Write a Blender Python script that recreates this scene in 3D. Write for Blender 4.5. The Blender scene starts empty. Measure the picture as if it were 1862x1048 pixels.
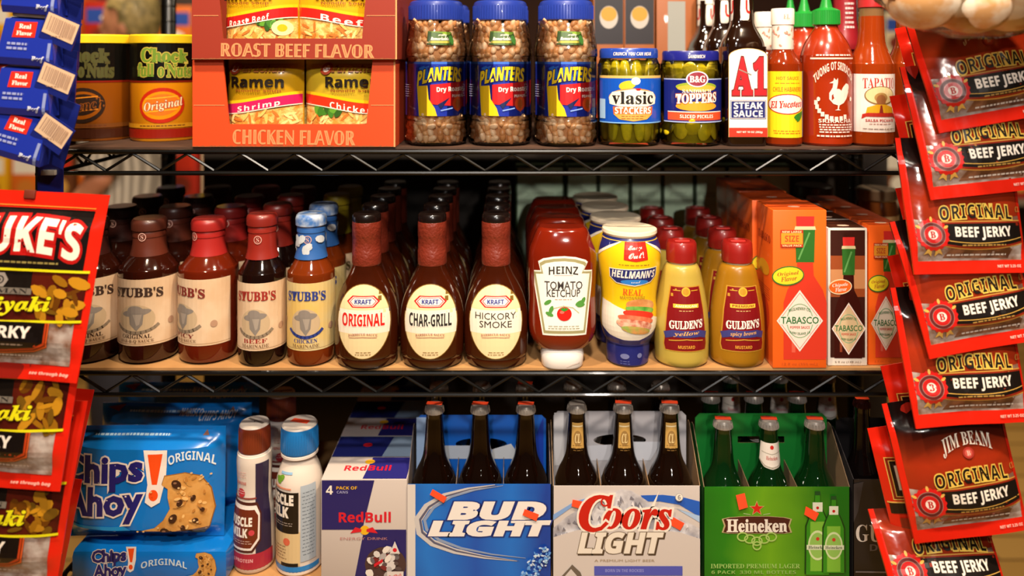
import bpy, bmesh, math, random
from math import sin, cos, pi, sqrt, atan2, radians
from mathutils import Vector, noise, geometry

SC = bpy.context.scene
COL = SC.collection
F = 1400.0                      # focal length in pixels of the 1862 x 1048 frame
ZC = 1.45                       # camera height
# ---------------------------------------------------------------- camera
cam = bpy.data.cameras.new('camera')
cam_ob = bpy.data.objects.new('camera', cam)
COL.objects.link(cam_ob)
cam_ob.location = (0, -1.0, ZC)
cam_ob.rotation_euler = (pi / 2, 0, 0)
cam.sensor_width = 36
cam.lens = 36 * F / 1862
cam.shift_y = -(524 - 100) / 1862
cam.clip_start = 0.02
cam.dof.use_dof = True
cam.dof.focus_distance = 0.96
cam.dof.aperture_fstop = 2.2
SC.camera = cam_ob
# ---------------------------------------------------------------- world, lights, exposure
SC.view_settings.view_transform = 'Standard'
SC.view_settings.look = 'None'
SC.view_settings.gamma = 1
SC.view_settings.exposure = -0.18
SC.view_settings.use_curve_mapping = False
wd = bpy.data.worlds.new('world'); SC.world = wd
wd.use_nodes = True
wd.node_tree.nodes['Background'].inputs[0].default_value = (1.0, 0.82, 0.66, 1)
wd.node_tree.nodes['Background'].inputs[1].default_value = 0.02


def lamp(name, loc, aim, size, power, color):
    l = bpy.data.lights.new(name, 'AREA')
    l.shape = 'DISK'; l.size = size; l.energy = power; l.color = color
    o = bpy.data.objects.new(name, l); COL.objects.link(o)
    o.location = loc
    o.rotation_euler = (Vector(aim) - Vector(loc)).to_track_quat('-Z', 'Y').to_euler()
    return o


lamp('ceiling_lamp', (-0.45, -0.66, 2.75), (-.1, 0.0, 1.0), 0.10, 34, (1.0, 0.79, 0.56))
lamp('ceiling_lamp', (0.55, -0.70, 2.75), (0.1, 0.0, 1.0), 0.10, 34, (1.0, 0.79, 0.56))
lamp('ceiling_lamp', (0.10, -1.35, 2.72), (0, 0.0, 1.0), 0.14, 40, (1.0, 0.87, 0.72))
lamp('ceiling_lamp', (-0.25, -1.75, 2.30), (0, 0.0, 1.0), 0.11, 13, (1.0, 0.97, 0.94))
sl = bpy.data.lights.new('added_carton_spot', 'SPOT'); sl.energy = 150; sl.color = (1.0, 0.92, 0.82); sl.spot_size = radians(15); sl.spot_blend = .6; sl.shadow_soft_size = .06  # unseen spot, added to brighten the pale cartons at the shelf back
so_ = bpy.data.objects.new('added_carton_spot', sl); COL.objects.link(so_); so_.location = (0.45, -3.1, 2.25)
so_.rotation_euler = (Vector((0.22, .33, 1.19)) - Vector(so_.location)).to_track_quat('-Z', 'Y').to_euler()
lamp('ceiling_lamp', (-1.6, 1.5, 2.75), (-1.4, 2.4, 1.2), 0.4, 30, (1.0, 0.82, 0.6))
lamp('ceiling_lamp', (1.9, 1.2, 2.75), (1.7, 1.6, 0), 0.4, 26, (1.0, 0.85, 0.6))

SH_T, SH_M, SH_B = ZC - 0.12, ZC - 0.4086, ZC - 0.69   # tops of the three shelves


def X(px, y=0.0): return (px - 931) / F * (1 + y)
def Z(py, y=0.0): return ZC + (100 - py) / F * (1 + y)


# ---------------------------------------------------------------- materials
def lin(h):
    h = h.lstrip('#')
    out = []
    for i in (0, 2, 4):
        c = int(h[i:i + 2], 16) / 255
        out.append(c / 12.92 if c <= 0.04045 else ((c + 0.055) / 1.055) ** 2.4)
    return (*out, 1)


MATS = {}


def C(hexc, r=0.5, coat=0.0, metal=0.0, tr=0.0, bump=0.0, bs=60.0, mix=None, ms=30.0, emit=0.0, spec=0.5):
    """plain or two-tone noise mixed principled material"""
    key = (hexc, r, coat, metal, tr, bump, bs, mix, ms, emit, spec)
    if key in MATS: return MATS[key]
    m = bpy.data.materials.new('surface_' + hexc.strip('#')); m.use_nodes = True
    nt = m.node_tree; p = nt.nodes['Principled BSDF']
    p.inputs['Base Color'].default_value = lin(hexc)
    p.inputs['Roughness'].default_value = r
    p.inputs['Coat Weight'].default_value = coat
    p.inputs['Coat Roughness'].default_value = 0.035
    p.inputs['Metallic'].default_value = metal
    p.inputs['Transmission Weight'].default_value = tr
    p.inputs['Specular IOR Level'].default_value = spec
    if emit:
        p.inputs['Emission Color'].default_value = lin(hexc); p.inputs['Emission Strength'].default_value = emit
    if mix or bump:
        tc = nt.nodes.new('ShaderNodeTexCoord')
        if mix:
            n = nt.nodes.new('ShaderNodeTexNoise'); n.inputs['Scale'].default_value = ms; n.inputs['Detail'].default_value = 4
            cr_ = nt.nodes.new('ShaderNodeValToRGB')
            cr_.color_ramp.elements[0].position = 0.38; cr_.color_ramp.elements[1].position = 0.62
            cr_.color_ramp.elements[0].color = lin(hexc); cr_.color_ramp.elements[1].color = lin(mix)
            nt.links.new(tc.outputs['Object'], n.inputs['Vector'])
            nt.links.new(n.outputs['Fac'], cr_.inputs['Fac']); nt.links.new(cr_.outputs['Color'], p.inputs['Base Color'])
        if bump:
            n2 = nt.nodes.new('ShaderNodeTexNoise'); n2.inputs['Scale'].default_value = bs; n2.inputs['Detail'].default_value = 2
            b = nt.nodes.new('ShaderNodeBump'); b.inputs['Strength'].default_value = bump; b.inputs['Distance'].default_value = 0.004
            nt.links.new(tc.outputs['Object'], n2.inputs['Vector'])
            nt.links.new(n2.outputs['Fac'], b.inputs['Height']); nt.links.new(b.outputs['Normal'], p.inputs['Normal'])
    MATS[key] = m
    return m


def ramp_mat(name, stops, axis='Z', r=0.3, coat=0.4, lo=0.0, hi=0.15, bump=0.0, wob=0.0):
    """printed colour ramp along an object axis"""
    key = ('ramp', name)
    if key in MATS: return MATS[key]
    m = bpy.data.materials.new(name); m.use_nodes = True
    nt = m.node_tree; p = nt.nodes['Principled BSDF']
    tc = nt.nodes.new('ShaderNodeTexCoord'); sp = nt.nodes.new('ShaderNodeSeparateXYZ')
    mr = nt.nodes.new('ShaderNodeMapRange'); mr.inputs[1].default_value = lo; mr.inputs[2].default_value = hi
    cr_ = nt.nodes.new('ShaderNodeValToRGB')
    e = cr_.color_ramp.elements
    while len(e) < len(stops): e.new(0.5)
    for i, (t, h) in enumerate(stops): e[i].position = t; e[i].color = lin(h)
    nt.links.new(tc.outputs['Object'], sp.inputs[0])
    src = sp.outputs[axis]
    if wob:
        n = nt.nodes.new('ShaderNodeTexNoise'); n.inputs['Scale'].default_value = 18
        mt = nt.nodes.new('ShaderNodeMath'); mt.operation = 'MULTIPLY_ADD'; mt.inputs[1].default_value = wob
        nt.links.new(tc.outputs['Object'], n.inputs['Vector'])
        nt.links.new(n.outputs['Fac'], mt.inputs[0]); nt.links.new(src, mt.inputs[2]); src = mt.outputs[0]
    nt.links.new(src, mr.inputs[0]); nt.links.new(mr.outputs[0], cr_.inputs['Fac'])
    nt.links.new(cr_.outputs['Color'], p.inputs['Base Color'])
    p.inputs['Roughness'].default_value = r; p.inputs['Coat Weight'].default_value = coat; p.inputs['Coat Roughness'].default_value = 0.08
    if bump:
        n2 = nt.nodes.new('ShaderNodeTexNoise'); n2.inputs['Scale'].default_value = 45
        b = nt.nodes.new('ShaderNodeBump'); b.inputs['Strength'].default_value = bump; b.inputs['Distance'].default_value = 0.004
        nt.links.new(tc.outputs['Object'], n2.inputs['Vector'])
        nt.links.new(n2.outputs['Fac'], b.inputs['Height']); nt.links.new(b.outputs['Normal'], p.inputs['Normal'])
    MATS[key] = m
    return m


def clear_film(name='clear_plastic', tint='#ffffff', rough=0.06, base=0.06, bump=0.0):
    """thin clear wall: see-through with a Fresnel sheen"""
    if name in MATS: return MATS[name]
    m = bpy.data.materials.new(name); m.use_nodes = True
    nt = m.node_tree
    for n in list(nt.nodes):
        if n.type == 'BSDF_PRINCIPLED': nt.nodes.remove(n)
    out = [n for n in nt.nodes if n.type == 'OUTPUT_MATERIAL'][0]
    tr = nt.nodes.new('ShaderNodeBsdfTransparent'); tr.inputs[0].default_value = lin(tint)
    gl = nt.nodes.new('ShaderNodeBsdfGlossy'); gl.inputs['Roughness'].default_value = rough
    fr = nt.nodes.new('ShaderNodeFresnel'); fr.inputs['IOR'].default_value = 1.45
    ad = nt.nodes.new('ShaderNodeMath'); ad.operation = 'ADD'; ad.inputs[1].default_value = base; ad.use_clamp = True
    mx = nt.nodes.new('ShaderNodeMixShader')
    nt.links.new(fr.outputs[0], ad.inputs[0]); nt.links.new(ad.outputs[0], mx.inputs[0])
    nt.links.new(tr.outputs[0], mx.inputs[1]); nt.links.new(gl.outputs[0], mx.inputs[2])
    nt.links.new(mx.outputs[0], out.inputs[0])
    if bump:
        tc = nt.nodes.new('ShaderNodeTexCoord')
        n2 = nt.nodes.new('ShaderNodeTexNoise'); n2.inputs['Scale'].default_value = 25
        b = nt.nodes.new('ShaderNodeBump'); b.inputs['Strength'].default_value = bump; b.inputs['Distance'].default_value = 0.01
        nt.links.new(tc.outputs['Object'], n2.inputs['Vector'])
        nt.links.new(n2.outputs['Fac'], b.inputs['Height'])
        nt.links.new(b.outputs['Normal'], gl.inputs['Normal']); nt.links.new(b.outputs['Normal'], fr.inputs['Normal'])
    MATS[name] = m
    return m


# ---------------------------------------------------------------- mesh building
class MB:
    def __init__(s): s.v = []; s.f = []; s.mi = []; s.sm = []; s.mats = []

    def idx(s, mat):
        if mat not in s.mats: s.mats.append(mat)
        return s.mats.index(mat)

    def add(s, vs, fs, mat, smooth=False):
        o = len(s.v); k = s.idx(mat)
        s.v.extend(vs)
        for f in fs:
            s.f.append([i + o for i in f]); s.mi.append(k); s.sm.append(smooth)

    def box(s, x0, x1, y0, y1, z0, z1, mat, bev=0.0):
        if bev <= 0:
            vs = [(x, y, z) for z in (z0, z1) for y in (y0, y1) for x in (x0, x1)]
            s.add(vs, [(0, 2, 3, 1), (4, 5, 7, 6), (0, 1, 5, 4), (2, 6, 7, 3), (0, 4, 6, 2), (1, 3, 7, 5)], mat); return
        bm = bmesh.new(); bmesh.ops.create_cube(bm, size=1)
        for v in bm.verts:
            v.co = ((x0 + x1) / 2 + v.co.x * (x1 - x0), (y0 + y1) / 2 + v.co.y * (y1 - y0), (z0 + z1) / 2 + v.co.z * (z1 - z0))
        bmesh.ops.bevel(bm, geom=bm.edges[:], offset=bev, segments=2, affect='EDGES', profile=0.6)
        s.bm(bm, mat, True)

    def bm(s, bm, mat, smooth=False):
        bm.verts.index_update()
        s.add([tuple(v.co) for v in bm.verts], [[v.index for v in f.verts] for f in bm.faces], mat, smooth); bm.free()

    def lathe(s, prof, mat, n=40, e=2.0, cap=(True, True), c=(0, 0), smooth=True):
        vs, fs = [], []
        for p in prof:
            z, rx = p[0], p[1]; ry = p[2] if len(p) > 2 else rx
            for k in range(n):
                a = 2 * pi * k / n
                ca, sa = cos(a), sin(a)
                if e != 2.0:
                    ca = math.copysign(abs(ca) ** (2 / e), ca); sa = math.copysign(abs(sa) ** (2 / e), sa)
                vs.append((c[0] + rx * ca, c[1] + ry * sa, z))
        for j in range(len(prof) - 1):
            for k in range(n):
                k2 = (k + 1) % n
                fs.append((j * n + k, j * n + k2, (j + 1) * n + k2, (j + 1) * n + k))
        if cap[0]: fs.append(tuple(range(n - 1, -1, -1)))
        if cap[1]: fs.append(tuple((len(prof) - 1) * n + k for k in range(n)))
        s.add(vs, fs, mat, smooth)

    def tube(s, pts, r, mat, n=8):
        pts = [Vector(p) for p in pts]; vs, fs = [], []
        for i, p in enumerate(pts):
            d = (pts[min(i + 1, len(pts) - 1)] - pts[max(i - 1, 0)]).normalized()
            up = Vector((0, 0, 1)) if abs(d.z) < 0.9 else Vector((0, 1, 0))
            a = d.cross(up).normalized(); b = d.cross(a)
            for k in range(n):
                t = 2 * pi * k / n
                vs.append(tuple(p + r * (cos(t) * a + sin(t) * b)))
        for i in range(len(pts) - 1):
            for k in range(n):
                fs.append((i * n + k, i * n + (k + 1) % n, (i + 1) * n + (k + 1) % n, (i + 1) * n + k))
        fs.append(tuple(range(n))); fs.append(tuple((len(pts) - 1) * n + k for k in range(n)))
        s.add(vs, fs, mat, True)

    def ball(s, c, rad, mat, rot=(0, 0, 0), sub=2, fn=None):
        from mathutils import Euler
        bm = bmesh.new(); bmesh.ops.create_icosphere(bm, subdivisions=sub, radius=1)
        R = Euler(rot).to_matrix()
        for v in bm.verts:
            p = v.co.copy()
            if fn: p = fn(p)
            p = Vector((p.x * rad[0], p.y * rad[1], p.z * rad[2]))
            v.co = R @ p + Vector(c)
        s.bm(bm, mat, True)

    def prism(s, pts, y0, y1, mat, plane='xz'):
        """outline extruded in y"""
        tris = geometry.tessellate_polygon([[Vector((p[0], p[1], 0)) for p in pts]])
        n = len(pts)
        vs = [(p[0], y0, p[1]) for p in pts] + [(p[0], y1, p[1]) for p in pts]
        fs = [tuple(t) for t in tris] + [tuple(n + i for i in reversed(t)) for t in tris]
        for i in range(n): fs.append((i, (i + 1) % n, n + (i + 1) % n, n + i))
        s.add(vs, fs, mat)

    def build(s, name, parent=None, loc=(0, 0, 0), rot=(0, 0, 0), ang=35):
        me = bpy.data.meshes.new(name); me.from_pydata(s.v, [], s.f)
        for m in s.mats: me.materials.append(m)
        me.polygons.foreach_set('material_index', s.mi); me.polygons.foreach_set('use_smooth', s.sm)
        if any(s.sm): me.set_sharp_from_angle(angle=radians(ang))
        me.update()
        o = bpy.data.objects.new(name, me); COL.objects.link(o)
        o.location = loc; o.rotation_euler = rot; o.parent = parent
        return o


def cr(pts, k=5):
    """Catmull-Rom through profile points"""
    out = []
    P = [tuple(p) for p in pts]; m = len(P[0])
    for i in range(len(P) - 1):
        p0, p1, p2, p3 = P[max(i - 1, 0)], P[i], P[i + 1], P[min(i + 2, len(P) - 1)]
        for j in range(k):
            t = j / k
            out.append(tuple(0.5 * (2 * p1[q] + (p2[q] - p0[q]) * t + (2 * p0[q] - 5 * p1[q] + 4 * p2[q] - p3[q]) * t * t
                                    + (3 * p1[q] - p0[q] - 3 * p2[q] + p3[q]) * t ** 3) for q in range(m)))
    out.append(P[-1])
    return out


def wrap(prof, ref=None, e=2.0, mode='cyl'):
    P = [(p[0], p[1], p[2] if len(p) > 2 else p[1]) for p in prof]

    def rad(z):
        if z <= P[0][0]: return P[0][1:]
        for a, b in zip(P, P[1:]):
            if a[0] <= z <= b[0] and b[0] > a[0]:
                t = (z - a[0]) / (b[0] - a[0])
                return a[1] + (b[1] - a[1]) * t, a[2] + (b[2] - a[2]) * t
        return P[-1][1:]
    R0 = ref or max(p[1] for p in P)

    def s_cyl(u, v, h):
        rx, ry = rad(v); a = u / R0
        return ((rx + h) * sin(a), -(ry + h) * cos(a), v)

    def s_front(u, v, h):
        rx, ry = rad(v); q = min(abs(u) / rx, 0.995)
        return (u, -(ry * (1 - q ** e) ** (1 / e) + h), v)
    return s_cyl if mode == 'cyl' else s_front


def flat(y=0.0): return lambda u, v, h: (u, y - h, v)
def flat_top(z=0.0): return lambda u, v, h: (u, v, z + h)
def flat_right(x=0.0): return lambda u, v, h: (x + h, u, v)
def flat_left(x=0.0): return lambda u, v, h: (x - h, -u, v)


STY = {'serif': (0x1D400, 0x1D41A, 0x1D7CE), 'serifit': (0x1D468, 0x1D482, 0x1D7CE), 'script': (0x1D4D0, 0x1D4EA, None),
       'sans': (0x1D5D4, 0x1D5EE, 0x1D7EC), 'sansit': (0x1D63C, 0x1D656, 0x1D7EC), 'dbl': (0x1D538, 0x1D552, None)}
DBL = {'C': 'ℂ', 'H': 'ℍ', 'N': 'ℕ', 'P': 'ℙ', 'Q': 'ℚ', 'R': 'ℝ', 'Z': 'ℤ'}
TXT = {}


def glyphs(s, style='plain', off=0.0, space=1.0, res=2):
    key = (s, style, off, space, res)
    if key in TXT: return TXT[key]
    t = s
    if style in STY:
        U, L, D = STY[style]; t = ''
        for ch in s:
            if style == 'dbl' and ch in DBL: t += DBL[ch]
            elif 'A' <= ch <= 'Z': t += chr(U + ord(ch) - 65)
            elif 'a' <= ch <= 'z': t += chr(L + ord(ch) - 97)
            elif ch.isdigit() and D: t += chr(D + int(ch))
            else: t += ch
    cu = bpy.data.curves.new('lettering', 'FONT'); cu.body = t; cu.resolution_u = res; cu.offset = off; cu.space_character = space
    ob = bpy.data.objects.new('lettering', cu)
    me = ob.to_mesh()
    polys = [[(me.vertices[i].co.x, me.vertices[i].co.y) for i in p.vertices] for p in me.polygons]
    ob.to_mesh_clear(); bpy.data.objects.remove(ob); bpy.data.curves.remove(cu)
    xs = [p[0] for q in polys for p in q] or [0, 1]; ys = [p[1] for q in polys for p in q] or [0, 1]
    TXT[key] = (polys, (min(xs), min(ys), max(xs), max(ys)))
    return TXT[key]


def clip(poly, ax, c, keep_gt):
    out = []
    n = len(poly)
    for i in range(n):
        a, b = poly[i], poly[(i + 1) % n]
        ia = (a[ax] >= c) if keep_gt else (a[ax] <= c); ib = (b[ax] >= c) if keep_gt else (b[ax] <= c)
        if ia: out.append(a)
        if ia != ib:
            t = (c - a[ax]) / (b[ax] - a[ax])
            out.append((a[0] + (b[0] - a[0]) * t, a[1] + (b[1] - a[1]) * t))
    return out


def slice_polys(polys, ax, step):
    out = []
    for p in polys:
        lo = min(q[ax] for q in p); hi = max(q[ax] for q in p)
        k0, k1 = math.floor(lo / step), math.floor(hi / step)
        if k1 - k0 < 1: out.append(p); continue
        for k in range(k0, k1 + 1):
            q = p
            if k > k0: q = clip(q, ax, k * step, True)
            if len(q) > 2 and k < k1: q = clip(q, ax, (k + 1) * step, False)
            if len(q) > 2: out.append(q)
    return out


class Dec:
    """flat artwork laid on a surface: every call lies one hair above the last"""
    def __init__(s, surf, du=0, dv=0, h=0.0004, dh=0.00005, mb=None):
        s.surf, s.du, s.dv, s.h, s.dh = surf, du, dv, h, dh; s.mb = mb or MB()

    def put(s, polys, mat, bump=True):
        if s.du: polys = slice_polys(polys, 0, s.du)
        if s.dv: polys = slice_polys(polys, 1, s.dv)
        vs, fs = [], []; nodes = {}

        def node(i, v):
            k = (i, v)
            if k not in nodes: nodes[k] = s.surf(i * s.du, v, s.h)
            return nodes[k]

        def mix(a, b, t): return tuple(x + (y - x) * t for x, y in zip(a, b))
        for p in polys:
            o = len(vs)
            if s.du:                          # every layer shares the same facets, so none dips under another
                iu = math.floor(sum(q[0] for q in p) / len(p) / s.du); jv = math.floor(sum(q[1] for q in p) / len(p) / s.dv) if s.dv else 0
                for u, v in p:
                    tu = u / s.du - iu
                    if s.dv:
                        va, vb = jv * s.dv, (jv + 1) * s.dv; tv = v / s.dv - jv
                        vs.append(mix(mix(node(iu, va), node(iu + 1, va), tu), mix(node(iu, vb), node(iu + 1, vb), tu), tv))
                    else: vs.append(mix(node(iu, v), node(iu + 1, v), tu))
            else: vs.extend(s.surf(u, v, s.h) for u, v in p)
            fs.append(tuple(range(o, o + len(p))))
        s.mb.add(vs, fs, mat, bool(s.du or s.dv))
        if bump: s.h += s.dh

    def rect(s, u0, v0, u1, v1, mat): s.put([[(u0, v0), (u1, v0), (u1, v1), (u0, v1)]], mat)

    def poly(s, pts, mat):
        tr = geometry.tessellate_polygon([[Vector((p[0], p[1], 0)) for p in pts]])
        s.put([[pts[i] for i in t] for t in tr], mat)

    def ell(s, u, v, ru, rv, mat, n=28, rot=0.0):
        pts = []
        for k in range(n):
            a = 2 * pi * k / n; x, y = ru * cos(a), rv * sin(a)
            pts.append((u + x * cos(rot) - y * sin(rot), v + x * sin(rot) + y * cos(rot)))
        s.put([pts], mat)

    def ring(s, u, v, ru, rv, w, mat, n=32, a0=0.0, a1=2 * pi):
        q = []
        for k in range(n):
            a, b = a0 + (a1 - a0) * k / n, a0 + (a1 - a0) * (k + 1) / n
            q.append([(u + ru * cos(a), v + rv * sin(a)), (u + ru * cos(b), v + rv * sin(b)),
                      (u + (ru - w) * cos(b), v + (rv - w) * sin(b)), (u + (ru - w) * cos(a), v + (rv - w) * sin(a))])
        s.put(q, mat)

    def line(s, pts, w, mat):
        q = []
        for (a, b) in zip(pts, pts[1:]):
            dx, dy = b[0] - a[0], b[1] - a[1]; l = sqrt(dx * dx + dy * dy) or 1
            nx, ny = -dy / l * w / 2, dx / l * w / 2; ex, ey = dx / l * w * .2, dy / l * w * .2
            q.append([(a[0] + nx - ex, a[1] + ny - ey), (a[0] - nx - ex, a[1] - ny - ey), (b[0] - nx + ex, b[1] - ny + ey), (b[0] + nx + ex, b[1] + ny + ey)])
        s.put(q, mat)

    def text(s, t, u, v, w, h, mat, style='sans', off=0.0, shear=0.0, warp=None, rot=0.0, outline=None, space=1.0, res=2):
        base, bb = glyphs(t, style, 0.0, space, res)
        sx, sy = w / (bb[2] - bb[0]), h / (bb[3] - bb[1])
        cx, cy = (bb[0] + bb[2]) / 2, (bb[1] + bb[3]) / 2
        for o, m in (([outline] if outline else []) + [(off, mat)]):
            polys = glyphs(t, style, o, space, res)[0]; out = []
            for p in polys:
                q = []
                for a, b in p:
                    x, y = (a - cx) * sx, (b - cy) * sy
                    x += shear * y
                    if warp: x, y = warp(x, y)
                    if rot: x, y = x * cos(rot) - y * sin(rot), x * sin(rot) + y * cos(rot)
                    q.append((u + x, v + y))
                out.append(q)
            s.put(out, m)

    def lines(s, u, v, w, n, mat, gap=0.003, th=0.0009, seed=1):
        """tiny print"""
        r = random.Random(seed); q = []
        for i in range(n):
            x = u - w / 2 * r.uniform(.8, 1); vv = v - i * gap; end = u + w / 2 * r.uniform(.8, 1)
            while x < end:
                l = r.uniform(.002, .006); l = min(l, end - x)
                q.append([(x, vv), (x + l, vv), (x + l, vv + th), (x, vv + th)]); x += l + .0012
        s.put(q, mat)

    def build(s, name, parent, **k): return s.mb.build(name, parent, **k)


# ---------------------------------------------------------------- scene bookkeeping
def thing(name, label, cat, loc=(0, 0, 0), rz=0.0, group=None, rot=None):
    o = bpy.data.objects.new(name, None); COL.objects.link(o)
    o.empty_display_size = 0.02
    o.location = loc; o.rotation_euler = rot or (0, 0, rz)
    o['label'] = label; o['category'] = cat
    if group: o['group'] = group
    return o


def tag(o, label, cat, group=None, kind=None):
    if kind: o['kind'] = kind
    if cat: o['category'] = cat
    if label: o['label'] = label
    if group: o['group'] = group
    return o


def dup(t, loc, label, group=None, rz=0.0):
    r = t.copy(); COL.objects.link(r); r.location = loc; r.rotation_euler = (0, 0, rz); r['label'] = label
    if group: r['group'] = group
    for ch in t.children:
        c = ch.copy(); COL.objects.link(c); c.parent = r
        for g in ch.children:
            d = g.copy(); COL.objects.link(d); d.parent = c
    return r


ORD = ['first', 'second', 'third', 'fourth', 'fifth', 'sixth']
RND = random.Random(7)


def rows(t, n, step, front, group, dx=0.0):
    """copies of a thing in a row running back from it"""
    for i in range(1, n + 1):
        p = t.location
        dup(t, (p[0] + dx * i + RND.uniform(-.0006, .0006), p[1] + step * i, p[2]),
            (front % (ORD[i - 1] + ' ')), group, RND.uniform(-.12, .12))
    t['group'] = group


WHITE = C('#efe6da', .45, .2); BLACK = C('#0b0908', .4); RED = C('#c3161a', .4, .3); NAVY = C('#1a2060', .4, .3)
YEL = C('#f2c81a', .4, .3); CREAM = C('#e6cfa0', .5); GREEN = C('#2f8f2f', .4, .2); PRICE = C('#ff5128', .55)
CARD = C('#b98a55', .75, mix='#a87a48', ms=12)

# ================================================================ the room
def struct(name, mb, label=None):
    o = mb.build(name); o['kind'] = 'structure'
    return o


def plank_mat():
    m = bpy.data.materials.new('wood_planks'); m.use_nodes = True
    nt = m.node_tree; p = nt.nodes['Principled BSDF']
    tc = nt.nodes.new('ShaderNodeTexCoord'); mp = nt.nodes.new('ShaderNodeMapping'); mp.inputs['Scale'].default_value = (1, 1, 1)
    br = nt.nodes.new('ShaderNodeTexBrick'); br.inputs['Scale'].default_value = 1.0
    br.inputs['Color1'].default_value = lin('#a87f3e'); br.inputs['Color2'].default_value = lin('#b98f4c'); br.inputs['Mortar'].default_value = lin('#5e421e')
    br.inputs['Brick Width'].default_value = 1.4; br.inputs['Row Height'].default_value = 0.11; br.inputs['Mortar Size'].default_value = 0.004
    nt.links.new(tc.outputs['Object'], mp.inputs[0]); nt.links.new(mp.outputs[0], br.inputs[0])
    nt.links.new(br.outputs[0], p.inputs['Base Color']); p.inputs['Roughness'].default_value = .4
    return m


b = MB(); b.box(-4, 4, -3.5, 5.0, -.1, 0, plank_mat()); struct('floor', b)
b = MB(); b.box(-4, 4, 5.0, 5.1, 0, 3.0, C('#4a2a1c', .8, mix='#3c2116', ms=3)); struct('wall_back', b)
b = MB(); b.box(-4.1, -4, -3.5, 5.1, 0, 3.0, C('#4a3020', .8, mix='#3d2718', ms=3)); struct('wall_left', b)
b = MB(); b.box(4, 4.1, -3.5, 5.1, 0, 3.0, C('#4a3020', .8, mix='#3d2718', ms=3)); struct('wall_right', b)
b = MB(); b.box(-4, 4, -3.5, 5.1, 3.0, 3.1, C('#6a5a4a', .8, mix='#5d4e40', ms=3)); struct('ceiling', b)

# ================================================================ wire shelving unit
WIRE = C('#070605', .30, .12, spec=.35)
unit = thing('wire_shelving_unit', 'black wire shelving unit with four posts and zigzag edged shelves', 'shelving', (0, 0, 0))
for sx in (-.612, .612):
    for sy in (.012, .372):
        p = MB(); p.lathe([(0.02, .0125), (1.95, .0125), (1.955, .009)], WIRE, n=20, c=(sx, sy))
        for k in range(70): p.lathe([(.05 + k * .027, .0125), (.051 + k * .027, .0131), (.053 + k * .027, .0131), (.054 + k * .027, .0125)], WIRE, n=16, c=(sx, sy), cap=(False, False))
        p.lathe([(0, .018), (.012, .02), (.022, .012)], WIRE, n=16, c=(sx, sy))
        p.build('post', unit)
for zt in (SH_T, SH_M, SH_B, .22):
    s = MB(); z1, z0 = zt - .006, zt - .034
    ya, yb = .003, .381
    for yy in (ya, yb):
        s.tube([(-.60, yy, z1), (.60, yy, z1)], .0033, WIRE); s.tube([(-.60, yy, z0), (.60, yy, z0)], .003, WIRE)
        pts = []; n = 17
        for k in range(2 * n + 1): pts.append((-.60 + 1.2 * k / (2 * n), yy + .001, z1 - .003 if k % 2 else z0 + .003))
        for a, c_ in zip(pts, pts[1:]): s.tube([a, c_], .0020, WIRE, n=6)
    for xx in (-.60, .60):
        s.tube([(xx, ya, z1), (xx, yb, z1)], .0033, WIRE); s.tube([(xx, ya, z0), (xx, yb, z0)], .003, WIRE)
        for k in range(10): s.tube([(xx, ya + .0378 * k, z1 if k % 2 else z0), (xx, ya + .0378 * (k + 1), z0 if k % 2 else z1)], .002, WIRE, n=6)
    for k in range(46): s.tube([(-.585 + .026 * k, ya, z1 + .001), (-.585 + .026 * k, yb, z1 + .001)], .0015, WIRE, n=6)
    so = s.build('shelf', unit)
    l = MB(); l.box(-.585, .585, .006, .376, zt - .0038, zt - .0005, CARD if zt != SH_T else C('#4a3020', .7, mix='#3c2618', ms=12)); l.build('shelf_liner', so)

board = thing('added_dark_board', 'dark brown board added behind the shelves to darken the gaps', 'board', (0, .44, 0))  # added board: blackens the gaps and hides the lit floor behind
b = MB(); b.box(-.575, .70, -.006, .006, 0, 1.285, C('#1a100b', .8, mix='#140c08', ms=6), .002); b.build('panel', board)
b = MB(); b.box(-.575, -.555, .006, .03, 0, 1.285, C('#1a100b', .8), .001); b.box(.68, .70, .006, .03, 0, 1.285, C('#1a100b', .8), .001); b.build('batten', board)

# ================================================================ sauce bottles, middle shelf
SAUCE_CAP = C('#742818', .42, .3, bump=.35, bs=220)


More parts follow.
